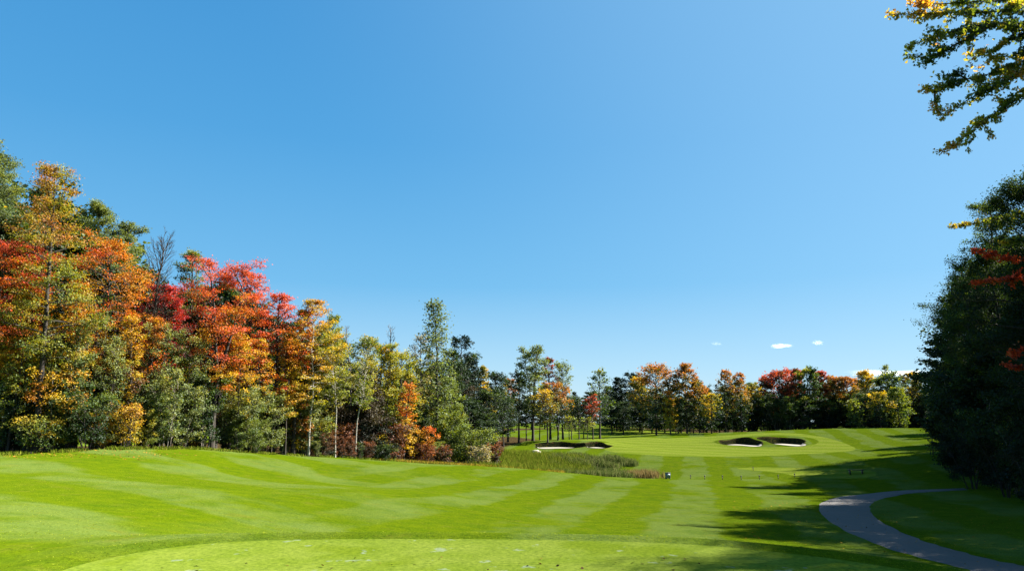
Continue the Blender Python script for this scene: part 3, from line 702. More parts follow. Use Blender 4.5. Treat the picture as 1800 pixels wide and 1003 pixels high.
for lab, px, tp, d, wp, mt, pf, cb, kw in FAR:
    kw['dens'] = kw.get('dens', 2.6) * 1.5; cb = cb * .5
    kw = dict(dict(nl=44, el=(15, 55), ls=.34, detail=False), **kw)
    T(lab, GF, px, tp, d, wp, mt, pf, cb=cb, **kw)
# ------------------------------------------------------------------ right wood
GR = 'dark trees of the right wood'
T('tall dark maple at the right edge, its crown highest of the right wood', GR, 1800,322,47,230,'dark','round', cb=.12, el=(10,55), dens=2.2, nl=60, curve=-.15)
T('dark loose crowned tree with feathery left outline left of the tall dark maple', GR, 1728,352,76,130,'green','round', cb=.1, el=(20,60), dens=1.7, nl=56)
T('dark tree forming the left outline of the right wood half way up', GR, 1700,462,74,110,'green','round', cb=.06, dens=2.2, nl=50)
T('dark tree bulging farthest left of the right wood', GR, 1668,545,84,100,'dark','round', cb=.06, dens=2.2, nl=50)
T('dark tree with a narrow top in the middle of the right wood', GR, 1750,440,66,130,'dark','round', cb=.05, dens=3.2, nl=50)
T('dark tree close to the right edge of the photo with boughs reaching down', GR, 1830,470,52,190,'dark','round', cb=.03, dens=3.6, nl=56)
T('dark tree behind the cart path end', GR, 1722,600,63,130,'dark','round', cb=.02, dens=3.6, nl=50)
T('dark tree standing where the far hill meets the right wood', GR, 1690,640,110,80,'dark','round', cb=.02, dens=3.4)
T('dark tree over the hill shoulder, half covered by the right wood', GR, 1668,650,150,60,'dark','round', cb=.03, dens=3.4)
# shrubs
def plant_shrub(lab, group, px, top, d, wpx, mat, kind='shrub', **kw):
    kw = dict(dict(prof='column', cb=.06, el=(35,65), dens=3.0, nl=34, stems=6, flat=.8, tr=.05), **kw)
    return plant(kind, 'shrub', lab, group, px, top, d, wpx, mat, tn='stems', cn='foliage', **kw)
GS = 'shrubs along the edge of the left wood'
S = plant_shrub
S('dark green shrub under the gold maple at the left edge', GS, 22,690,51,110,'darkedge')
S('yellowish green low shrub at the foot of the left edge', GS, 62,742,50,80,'yellowgreen')
S('tall willow bush with grey green plumes below the tall slim maple', GS, 136,565,52,74,'willow', dens=1.9)
S('willow bush with feathery right side left of the bare tree', GS, 196,600,54.5,74,'willow', dens=1.9)
S('yellow and orange low bush at the foot of the willow bushes', GS, 226,716,54,60,'maple_gold', dens=2.2)
S('green leafy bush right of the feathery willow bush', GS, 160,700,52,90,'green')
S('broad grey green willow bush under the crimson maple', GS, 292,580,58.5,76,'willow', dens=1.8)
S('grey green willow bush left of the forked maple trunk', GS, 338,600,60.5,80,'willow', dens=1.8)
S('low green bush below the crimson maple', GS, 268,700,57,90,'green')
S('low rust coloured bush before the grey green willows', GS, 352,722,63,70,'brown', dens=2.4)
S('dull green bush right of the forked maple trunk', GS, 432,690,65,80,'willow', dens=2.4)
S('grey green bush under the pinkish red maple', GS, 478,700,69,80,'willow')
S('low olive bush at the foot of the forked maple', GS, 408,722,65,90,'willow')
S('amber and green low bush left of the white trunk', GS, 528,742,73,60,'maple_gold', dens=2.4)
S('bright green and orange bush at the white trunk', GS, 560,744,74,56,'yellowgreen', dens=2.4)
S('reddish twiggy low bush between the birches', GS, 600,752,77.5,70,'redbrown', dens=1.8)
S('dark leafy bush behind the birch trunks', GS, 628,720,80,100,'browncon')
S('red brown rounded bush at the front of the wood', GS, 690,752,83,70,'redbrown')
S('olive low bush at the foot of the dark brown tree', GS, 660,770,82,50,'yellowgreen')
S('orange and brown upright bush right of the red brown one', GS, 748,752,86,38,'maple_orange')
S('dark green round bush behind the scarlet sapling', GS, 735,738,90,56,'dark')
S('bright green willow bush under the tall thin poplar', GS, 790,730,91,80,'bush', dens=3.4)
S('rounded light green bush at the right end of the left wood', GS, 832,762,91,80,'bush', dens=3.4)
S('small brown pink bush at the foot of the light green ones', GS, 778,788,87,40,'redbrown')
S('small rusty bush at the tip of the wood next to the reeds', GS, 869,780,96,26,'redbrown')
S('grey brown twiggy bush before the rounded light green bush', GS, 846,788,88,44,'pale_dry', dens=2.0)
GQ = 'low bushes of the right wood'
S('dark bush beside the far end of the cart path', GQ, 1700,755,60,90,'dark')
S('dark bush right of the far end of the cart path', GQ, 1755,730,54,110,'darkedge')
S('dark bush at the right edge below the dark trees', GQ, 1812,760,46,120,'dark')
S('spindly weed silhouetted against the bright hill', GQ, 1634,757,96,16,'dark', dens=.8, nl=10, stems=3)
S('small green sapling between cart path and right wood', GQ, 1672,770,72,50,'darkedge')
# low growth along the foot of the woods: copies of three bushes
rgs = np.random.default_rng(404); SB = {}
def bush_copy(px, d, h, mat, label, group, stretch=1.0, k=None):
    k = int(rgs.integers(5)) if k is None else k; u, _ = ray(px, 760); x = float(u) * d; z0 = hz1(x, d)
    if k not in SB:
        if k < 3: wood, leaves = gen(880 + k, 6.0, 1.7, cb=.04, prof='column', nl=30, ls=.14, dens=2.0, stems=3, tr=.04, el=(35, 70), sig=.16)
        else: wood, leaves = gen(880 + k, 6.0, 2.6, cb=.04, prof='round', nl=34, ls=.15, dens=2.2, stems=6, tr=.04, el=(25, 65), detail=False)
        r_ = thing('shrub', label, 'shrub', (x, d, z0), group); tree_mesh(r_, wood, leaves, LEAF[mat], BARKG, 'stems', 'foliage'); SB[k] = r_; r_.scale = (h / 6 * stretch, h / 6 * stretch, h / 6)
    else:
        copy_tree(SB[k], (x, d, z0), rgs.uniform(0, 6), (h / 6 * stretch, h / 6), label, group, mat)
for px in range(-40, 800, 15):
    if 378 < px < 400: continue
    if 550 < px < 690: bush_copy(px, np.interp(px, [550, 690], [71.4, 80.4]) + rgs.uniform(0, 1), rgs.uniform(1.2, 2.4), ['redbrown','brown','green','willow','yellowgreen'][rgs.integers(5)], 'leafy low bush in the undergrowth at the foot of the left wood', 'undergrowth bushes at the foot of the left wood', 1.2); continue
    d = np.interp(px, [0, 250, 400, 560, 700, 830], [50, 56, 63, 73, 82, 88]) + rgs.uniform(-1.0, 3.0)
    if px > 690:
        bush_copy(px + rgs.uniform(-8, 8), d, rgs.uniform(1.8, 2.9), (['redbrown','brown','willow','green'] if px < 765 else ['bush','bush','willow'])[rgs.integers(3)], 'leafy low bush in the undergrowth at the foot of the left wood', 'undergrowth bushes at the foot of the left wood', 1.1); continue
    bush_copy(px + rgs.uniform(-8, 8), d, rgs.uniform(2.0, 3.2 + 3.6 * (rgs.random() < .5)), ['green','willow','willow','bush','yellowgreen','yellowgreen','brown','darkedge','willow','maple_gold'][rgs.integers(10)], 'leafy low bush in the undergrowth at the foot of the left wood', 'undergrowth bushes at the foot of the left wood', 1.0)
for px in range(1190, 1650, 22):
    bush_copy(px, rgs.uniform(180, 186), rgs.uniform(5, 9), ['dark','green_top','dark'][rgs.integers(3)], 'dark undergrowth bush below the far row', 'undergrowth bushes below the far row', 1.3, 3 + (px // 22) % 2)
for px in range(1066, 1196, 16):
    bush_copy(px, rgs.uniform(221, 227), rgs.uniform(6, 10), ['dark','green_top','dark'][rgs.integers(3)], 'dark undergrowth bush below the far row', 'undergrowth bushes below the far row', 1.2, 3 + (px // 16) % 2)
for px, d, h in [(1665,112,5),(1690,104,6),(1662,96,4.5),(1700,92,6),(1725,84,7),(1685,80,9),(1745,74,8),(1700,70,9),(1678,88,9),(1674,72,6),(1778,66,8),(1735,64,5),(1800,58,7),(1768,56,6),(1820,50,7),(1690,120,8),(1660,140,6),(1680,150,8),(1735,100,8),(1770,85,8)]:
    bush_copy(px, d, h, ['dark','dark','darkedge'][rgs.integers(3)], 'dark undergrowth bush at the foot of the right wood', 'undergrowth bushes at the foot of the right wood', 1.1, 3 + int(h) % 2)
# ------------------------------------------------------------------ overhanging maple, top right
def bough_tree(base, H, R, LN, mat, label, seed, trunk_r=.3, cb=.3, dens=2.6, hf0=.45, thin=1.0):
    bx, by = base; z0 = hz1(bx, by); H = H - z0
    wood, leaves = gen(seed, H, R, cb=cb, prof='round', nl=60, ls=.13, dens=dens, el=(10, 55), flat=.4, tr=trunk_r)
    root = thing('maple_tree', label, 'tree', (bx, by, z0))
    W = MB(); W.add(wood[0], wood[1][0]); rg = np.random.default_rng(5)
    CC = []; tipw = []
    paths = []
    for ln in LN:
        P3 = chaikin(np.array([at(*p) for p in ln]) - [bx, by, z0], 2, False)
        L = np.r_[0, np.cumsum(np.linalg.norm(np.diff(P3, axis=0), axis=1))]; s = L / L[-1]
        W.tube(P3, .05 * (1 - s) + .010, 5); paths.append((P3, s, L[-1], 0))
        for k in range(int(L[-1] / .75)):                       # side shoots
            u = rg.uniform(.05, .93); b = np.array([np.interp(u, s, P3[:, c]) for c in range(3)]); dd = unit(P3[-1] - P3[max(0, int(u * (len(P3) - 2)))])
            d2 = unit(dd + rg.normal(0, .55, 3) * [1, 1, .7]); l2 = rg.uniform(.5, 1.15) * thin; t5 = np.linspace(0, 1, 5)[:, None]
            Q3 = b + d2 * l2 * t5 + np.array([0, 0, -.18]) * l2 * t5 ** 2 + rg.normal(0, .02, (5, 3)) * t5
            W.tube(Q3, .016 * (1 - t5[:, 0]) + .005, 4); paths.append((Q3, t5[:, 0], l2, u))
    for P3, s, LL, u0 in paths:
        for k in range(int(LL / .13) + 1):
            u = rg.uniform(.0, 1); b = np.array([np.interp(u, s, P3[:, c]) for c in range(3)])
            dd = unit(P3[-1] - P3[max(0, int(u * (len(P3) - 2)))]); tip = b + (dd * .45 + rg.normal(0, .42, 3) * [1, 1, .55]) * rg.uniform(.15, .42) * thin
            W.tube(np.array([b, tip]), np.array([.010, .005]), 3)
            for f in (.4, 1): CC.append(b * (1 - f) + tip * f); tipw.append(max(u, u0))
    if len(LN): pass
    CC = np.array(CC); tipw = np.array(tipw); per = 5; n = len(CC) * per; idx = np.repeat(np.arange(len(CC)), per)
    P = CC[idx] + rg.normal(0, .07, (n, 3)); ls = .14
    nrm = unit(rg.normal(0, .6, (n, 3)) + [.25, -.1, .25]); a = unit(np.cross(nrm, rg.normal(0, 1, (n, 3)))); a[:, 2] -= .35; a = unit(a); b = np.cross(nrm, a)
    sz = ls * rg.uniform(.6, 1.3, n)[:, None]
    # five lobed maple leaf as a fan of quads round the stalk: two quads
    V = np.stack([P, P + b * sz * .55 + a * sz * .15, P + a * sz * .8 + b * sz * .1, P + a * sz * .3 - b * sz * .1,
                  P - b * sz * .55 + a * sz * .15, P + a * sz * .82 - b * sz * .08], 1).reshape(-1, 3)
    k = np.arange(n) * 6
    Q = np.vstack([np.c_[k, k + 1, k + 2, k + 3], np.c_[k, k + 3, k + 5, k + 4]])
    t0 = np.clip(.15 + .75 * (tipw[idx] - .55) / .45 * (tipw[idx] > .55) + rg.normal(0, .12, n), 0, 1)
    V0, Q0, A0 = leaves
    tint = np.concatenate([A0['tint'] * .4, t0, t0]); hf = np.concatenate([A0['hf'] * 0 + .2, np.full(2 * n, hf0)]); v_ = rg.random(n)
    fa = dict(tint=tint, hf=hf, val=np.concatenate([A0['val'], v_, v_]))
    mesh_np('trunk', np.vstack(W.v), [np.vstack(W.q)], BARK, root, smoothf=True)
    mesh_np('crown', np.vstack([V0, V]), [Q0, Q + len(V0)], LEAF[mat], root, fattr=fa)
leafmat('redsprays', [(0,(.25,.10,.02)),(.4,RE),(.8,(.62,.07,.03)),(1,CO)], .5, .6, .2, .5)
leafmat('overhang', [(0,G_D),(.3,(.10,.15,.02)),(.55,(.24,.28,.035)),(.8,(.46,.40,.05)),(1,(.60,.30,.05))], .3, .9, .42, .6)
LN = [[(1990,60,31),(1830,18,31),(1700,22,29.5),(1620,24,28.5),(1566,26,28)],
      [(1830,5,31),(1740,0,30),(1660,8,29),(1600,4,28.5)],
      [(1850,40,30),(1720,42,29.5),(1660,60,29),(1620,72,28.6),(1598,84,28.4)],
      [(1740,46,29.6),(1690,72,29.2),(1650,96,28.9),(1612,116,28.6)],
      [(1860,55,31),(1790,62,30.5),(1745,88,30),(1702,108,29.5)],
      [(2000,110,32),(1860,55,31),(1780,45,30.5),(1700,40,30)],
      [(1990,90,32),(1840,85,31),(1770,122,30.3),(1700,140,29.5),(1650,152,29),(1622,157,28.7)],
      [(1700,140,29.5),(1682,130,29.2),(1684,124,29)],
      [(1860,100,31),(1790,130,30.4),(1730,160,30),(1690,182,29.6),(1658,205,29.2),(1645,190,29)],
      [(1645,152,29),(1642,175,29),(1650,200,29)],
      [(1990,120,32),(1850,130,31),(1790,172,30.5),(1740,205,30),(1700,238,29.5),(1668,262,29),(1644,267,28.8)],
      [(1850,150,31),(1800,130,30.5),(1760,120,30.4)],[(1850,75,30.6),(1800,95,30.4),(1770,100,30.3),(1740,100,30)]]
bough_tree((34.0, 31.0), 25, 8.0, LN, 'overhang', 'big maple beyond the right edge, leafy boughs reaching into the top right of the sky', 991)
LN2 = [[(1900,462,40),(1830,452,40),(1790,456,39.6),(1745,446,39),(1714,440,38.6)], [(1900,480,40),(1830,486,40),(1770,490,39.5),(1735,494,39),(1708,498,38.6)], [(1900,600,39),(1830,606,39),(1790,616,38.6),(1774,620,38.4)], [(1900,505,39),(1820,500,39.5),(1780,482,39)],
       [(1900,700,38),(1820,650,38.5),(1760,640,38)]]
bough_tree((32.5, 41.0), 13, 2.6, LN2, 'redsprays', 'slender maple at the right edge whose red sprays show before the dark right wood', 992, trunk_r=.12, cb=.4, dens=1.6, hf0=.6, thin=.6)
LN3 = [[(1900,425,41),(1830,424,41),(1780,420,40.6),(1762,426,40)], [(1900,380,41),(1800,372,41),(1740,388,40.5),(1690,396,40),(1672,398,40)]]
bough_tree((34.5, 43.0), 15, 2.6, LN3, 'overhang', 'slender tree at the right edge with amber sprays above the red ones', 993, trunk_r=.12, cb=.4, dens=1.6, hf0=.7, thin=.7)
# trees beyond the right edge whose shade falls on the tee and the slope
GO = 'trees of the right wood beyond the edge of the photo'
OFF = [(47,56,27,6.5),(36.8,41,27,5.8),(43,49.5,27,6.5),(24.3,16.5,22,5.6),(32,25,24,6.2),(40,34,25,7),(47,44,26,7.4),(35.5,29,25,6.4),(54,54,25,7.4),(51,61,25,7),(58,67,25,7.4),(61,76,25,7.4),(68,86,25,7.4),(62.5,97,23,7),(73,98,24,7.4),(80,108,23,7),(84,122,21,6.8),(92,128,23,7),(38,20,24,7),(30,19,22,6),(98,150,20,6.4)]
proto_off = None; R0 = 6.0
for k, (x, y, h, r) in enumerate(OFF):
    z0 = hz1(x, y); h = h * .94
    if proto_off is None:
        wood, leaves = gen(555, h, r, cb=.16, prof='round', nl=64, ls=.16, dens=3.2, flat=.45)
        proto_off = thing('tree', 'dark green tree just beyond the right edge of the photo', 'tree', (x, y, z0), GO)
        tree_mesh(proto_off, wood, leaves, LEAF['dark'], BARK)
    else: copy_tree(proto_off, (x, y, z0), k * 1.7, (r / OFF[0][3], h / (OFF[0][2] * .94)), 'dark green tree just beyond the right edge of the photo', GO)
# ------------------------------------------------------------------ rows behind the front trees
SKY = np.array([(-60,300),(0,265),(60,330),(115,292),(150,345),(200,375),(250,400),(265,480),(290,510),(320,470),(350,440),(380,465),(440,475),(470,505),(520,540),(555,525),(590,560),(600,590),(640,600),(700,620),(740,620),(800,600),(820,605),(830,635),(860,650),(880,670),(905,675)])
protos = []
rgf = np.random.default_rng(77)
for k, (mt, pf, cb) in enumerate([('dark','round',.1),('green','maple',.12),('dark','round',.06),('green','round',.15)]):
    wood, leaves = gen(700 + k, 16, 4.2, cb=cb, prof=pf, nl=36, ls=.26, dens=3.2, detail=False)
    protos.append((wood, leaves, mt))
first = {}
def filler(px, py, d, mats, label, group, protoid, wscale=1.0):
    u, w_ = ray(px, py); x = u * d; z0 = hz1(x, d); H = EYE + w_ * d - z0
    if H < 3: return
    wood, leaves, mt = protos[protoid]; mt = mats or mt
    if protoid not in first:
        r = thing('tree', label, 'tree', (x, d, z0), group); tree_mesh(r, wood, leaves, LEAF[mt], BARK); first[protoid] = r
        r.scale = (H / 16 * wscale, H / 16 * wscale, H / 16)
    else: copy_tree(first[protoid], (x, d, z0), rgf.uniform(0, 6), (wscale * max(H / 16, .8), H / 16), label, group, mt)
for row, (off, dy, step) in enumerate([(9, 55, 34), (18, 35, 38), (30, 25, 44), (46, 20, 52)]):
    for k, px in enumerate(range(-70, 850, step)):
        d0 = np.interp(px, [0, 250, 400, 560, 700, 830], [52, 58, 64, 74, 88, 102]) + off + rgf.uniform(-3, 3)
        py = np.interp(px, SKY[:, 0], SKY[:, 1]) + dy + (35 if px < 290 else 0) + rgf.uniform(0, 60)
        filler(px + rgf.uniform(-12, 12), py, d0, ['dark','green','dark','darkedge','browncon','dark'][rgf.integers(6)], 'half hidden dark tree behind the lit front trees of the left wood', 'half hidden trees deep in the left wood', int(rgf.integers(4)))
for row, (d0, py0, step) in enumerate([(196, 690, 24), (214, 676, 28)]):
    for px in range(1075 - row * 200, 1660, step):
        if row == 1 and px < 1060 and px > 930: pass
        filler(px + rgf.uniform(-6, 6), py0 + rgf.uniform(-6, 22) + (14 if px < 1060 else 0), (d0 if px > 1060 else 228) + rgf.uniform(-4, 4), ['dark','green_top','dark','conifer'][rgf.integers(4)], 'half hidden dark tree closing the gaps behind the far row', 'half hidden trees behind the far row', int(rgf.integers(4)), 1.0)
for px, py, d in [(1690,520,88),(1740,470,84),(1780,430,80),(1830,420,76),(1700,600,100),(1660,640,125),(1760,520,70),(1800,560,60),(1850,520,62),(1690,690,70),(1740,650,62)]:
    filler(px, py, d, 'dark', 'half hidden dark tree deep in the right wood', 'half hidden trees deep in the right wood', int(rgf.integers(4)), 1.1)

# ------------------------------------------------------------------ reeds and grasses (stuff)
def blades(name, label, pts_, hgt, wid, mat, seed, lean=.25, tintf=None, nb=1, plume=0):
    rg = np.random.default_rng(seed); n = len(pts_); pts_ = np.asarray(pts_)
    z = hz(pts_[:, 0], pts_[:, 1]) - .03
    h = hgt * rg.uniform(.55, 1.2, n); a = rg.uniform(0, 2 * pi, n); ln = rg.normal(0, lean, (n, 2)) * h[:, None]
    w_ = wid * rg.uniform(.6, 1.3, n)
    b0 = np.c_[pts_, z]; dx = np.c_[np.cos(a), np.sin(a), np.zeros(n)] * w_[:, None] / 2
    mid = b0 + np.c_[ln * .4, h * .6]; tip = b0 + np.c_[ln, h]
    V = np.stack([b0 - dx, b0 + dx, mid + dx * .8, mid - dx * .8, tip], 1).reshape(-1, 3)
    k = np.arange(n) * 5
    Q = np.c_[k, k + 1, k + 2, k + 3]; Tt = np.c_[k + 3, k + 2, k + 4]
    t = rg.random(n) if tintf is None else tintf(pts_, rg)
    o = mesh_np(name, V, [Q, Tt], mat, fattr=dict(tint=np.concatenate([t, t])))
    tagit(o, label, kind='stuff'); return o
def inpoly(poly, n, seed):
    rg = np.random.default_rng(seed); poly = np.array(poly); lo, hi = poly.min(0), poly.max(0); out = []
    tot = 0
    while tot < n:
        p = rg.uniform(lo, hi, (n * 2, 2)); p = p[sdpoly(p[:, 0], p[:, 1], poly) < rg.normal(0, .5, len(p))]; out.append(p); tot += len(p)
    return np.vstack(out)[:n]
def clump(p, seed, sc=1.6, thr=0):
    """keep points in natural patches"""
    x, y = p[:, 0], p[:, 1]; r = np.random.default_rng(seed); ph = r.uniform(0, 6, 6)
    f = np.sin(x / sc + ph[0]) * np.sin(y / sc * 1.3 + ph[1]) + .7 * np.sin(x / sc * 2.3 + ph[2] + y / sc) + .5 * np.sin(x / sc * .37 + ph[3]) * np.sin(y / sc * .5 + ph[4])
    return p[f + r.normal(0, .3, len(p)) > thr]
_st = stemmat
def stemmat(n_, stops, trans=.3): return _st(n_, [(p_, tuple(v_ * .72 for v_ in c_)) for p_, c_ in stops], trans)
M_YG = stemmat('marsh_yellowgreen', [(0,(.10,.15,.012)),(.6,(.17,.23,.02)),(1,(.26,.25,.04))])
M_DG = stemmat('marsh_darkreed', [(0,(.05,.08,.016)),(.5,(.12,.165,.035)),(.85,(.21,.24,.08)),(1,(.30,.27,.12))])
M_TAN = stemmat('marsh_tan', [(0,(.14,.10,.03)),(.5,(.26,.19,.07)),(1,(.38,.29,.13))])
M_GOLD = stemmat('marsh_gold', [(0,(.20,.22,.02)),(.5,(.34,.28,.03)),(1,(.38,.22,.04))])
blades('marsh_grass', 'yellow green tall grass of the wet hollow left of the reeds', inpoly([(-4,84),(3,85),(8,90),(11,100),(10,112),(2,116),(-3,116),(-7,100)], 26000, 1), .8, .06, M_YG, 2)
blades('marsh_reeds', 'dark green and tan reeds filling the hollow before the green', clump(inpoly([(2,88),(7,86),(13.5,87),(15,93),(14,101),(8,101),(2,97)], 18000, 3), 4, 1.3, -.15), .72, .06, M_DG, 5)
blades('marsh_reeds', 'darker clump of reeds behind, right below the left bunker', clump(inpoly([(5,105),(12,103),(17,104),(17.5,109),(13,113),(6,113)], 12000, 6), 7, 1.3, .1), .8, .07, M_DG, 8)
blades('tan_grass', 'dry tan grass tufts at the right tip of the reeds', clump(inpoly([(14,88),(17.2,87.5),(17.8,92),(15.5,96),(14,94)], 2200, 9), 10, 1.2, -.2), .9, .06, M_TAN, 11, lean=.35)
blades('gold_grass', 'fringe of golden long grass between the lawn and the wood', inpoly([(-17,80.2),(-10,82),(-5,83.6),(1,84.8),(6,85.6),(6,87.2),(0,87),(-6,86),(-12,84),(-18,82)], 9000, 12), .42, .06, M_GOLD, 13, lean=.5)
ex = np.random.default_rng(61); NE = 7000; epx = ex.uniform(-30, 850, NE); ed = np.interp(epx, [0, 250, 400, 560, 700, 830], [47.5, 54.0, 61.8, 71.8, 80.8, 84]) + ex.gamma(1.5, .8, NE) - .8 + .5 * np.sin(epx * .11) * np.sin(epx * .037)
ep = np.c_[[float(ray(a_, 760)[0]) * b_ for a_, b_ in zip(epx, ed)], ed]
blades('wood_edge_grass', 'ragged unmown grass and weeds along the foot of the left wood', clump(ep, 62, 1.1, -.2), .26, .05, M_YG, 63, lean=.45)
# grass fringe on the tee lip, real blades
tp_ = np.array(TEE); rgt = np.random.default_rng(31)
seg = np.linalg.norm(np.roll(tp_, -1, 0) - tp_, axis=1); cs = np.r_[0, np.cumsum(seg)]
def along(n):
    u = rgt.uniform(0, cs[-1], n); tc_ = np.vstack([tp_, tp_[:1]]); return np.c_[np.interp(u, cs, tc_[:, 0]), np.interp(u, cs, tc_[:, 1])]
q_ = along(40000); c0 = np.array([0, 3.0]); dirv = unit(q_ - c0); q_ = q_ + dirv * rgt.gamma(2.0, .14, len(q_))[:, None]
q_ = q_[(q_[:, 1] > 6.5)]
M_GR = _st('lip_grass', [(0,(.14,.21,.004)),(.6,(.20,.26,.010)),(1,(.28,.31,.04))], .45)
blades('grass_lip', 'longer grass on the rim of the tee', q_, .038, .012, M_GR, 32, lean=.9)
# scattered tufts that give the slope its nap
def wedge(n, r0, r1, a0, a1, seed):
    rg = np.random.default_rng(seed); r = np.sqrt(rg.uniform(0, 1, n)) * (r1 - r0) + r0; a = rg.uniform(a0, a1, n); return np.c_[np.sin(a) * r, np.cos(a) * r]
pw = wedge(210000, 8.5, 48, -.64, .64, 40); sdw = sdpoly(pw[:, 0], pw[:, 1], TEE)
inpath = sdpoly(pw[:, 0], pw[:, 1], np.vstack([L_, R_[::-1]]))
pw = pw[(sdw > .1) & (inpath > .05)]
blades('lawn_grass', 'short tufts of lawn grass on the slope before the tee', pw, .038, .03, M_GR, 41, lean=1.0)
# fallen leaves
def leaves_on(name, label, P2, size, mat, seed, off=.012):
    rg = np.random.default_rng(seed); n = len(P2); z = hz(P2[:, 0], P2[:, 1]) + off + rg.uniform(0, .02, n)
    a = rg.uniform(0, 2 * pi, n); s = size * rg.uniform(.6, 1.4, n); C3 = np.c_[P2, z]
    u = np.c_[np.cos(a), np.sin(a), rg.normal(0, .3, n)] * s[:, None]; v = np.c_[-np.sin(a), np.cos(a), rg.normal(0, .3, n)] * s[:, None] * .6
    V = np.stack([C3 + u, C3 + v, C3 - u * .8, C3 - v], 1).reshape(-1, 3)
    V[:, 2] = np.maximum(V[:, 2], hz(V[:, 0], V[:, 1]) + .004)
    o = mesh_np(name, V, [np.arange(n * 4).reshape(-1, 4)], mat, fattr=dict(tint=rg.random(n))); tagit(o, label, kind='stuff')
M_LF = stemmat('fallen', [(0,(.12,.05,.02)),(.4,(.35,.2,.03)),(.8,(.45,.32,.04)),(1,(.4,.1,.03))], .1)
M_LD = stemmat('fallen_dark', [(0,(.02,.015,.01)),(.7,(.06,.04,.02)),(1,(.2,.1,.03))], .1)
leaves_on('fallen_leaves', 'yellow and brown leaves lying below the left wood', inpoly([(-40,42),(-30,44),(-24,47),(-22,54),(-30,52),(-42,47)], 900, 51), .06, M_LF, 52)
leaves_on('fallen_leaves', 'few dark leaves and bits scattered on the tee', wedge(110, 6.5, 9.8, -.5, .42, 53), .024, M_LD, 54, .01)
leaves_on('fallen_leaves', 'leaves scattered over the cart path and shaded grass', wedge(450, 20, 55, .28, .62, 55), .045, M_LF, 56, .045)
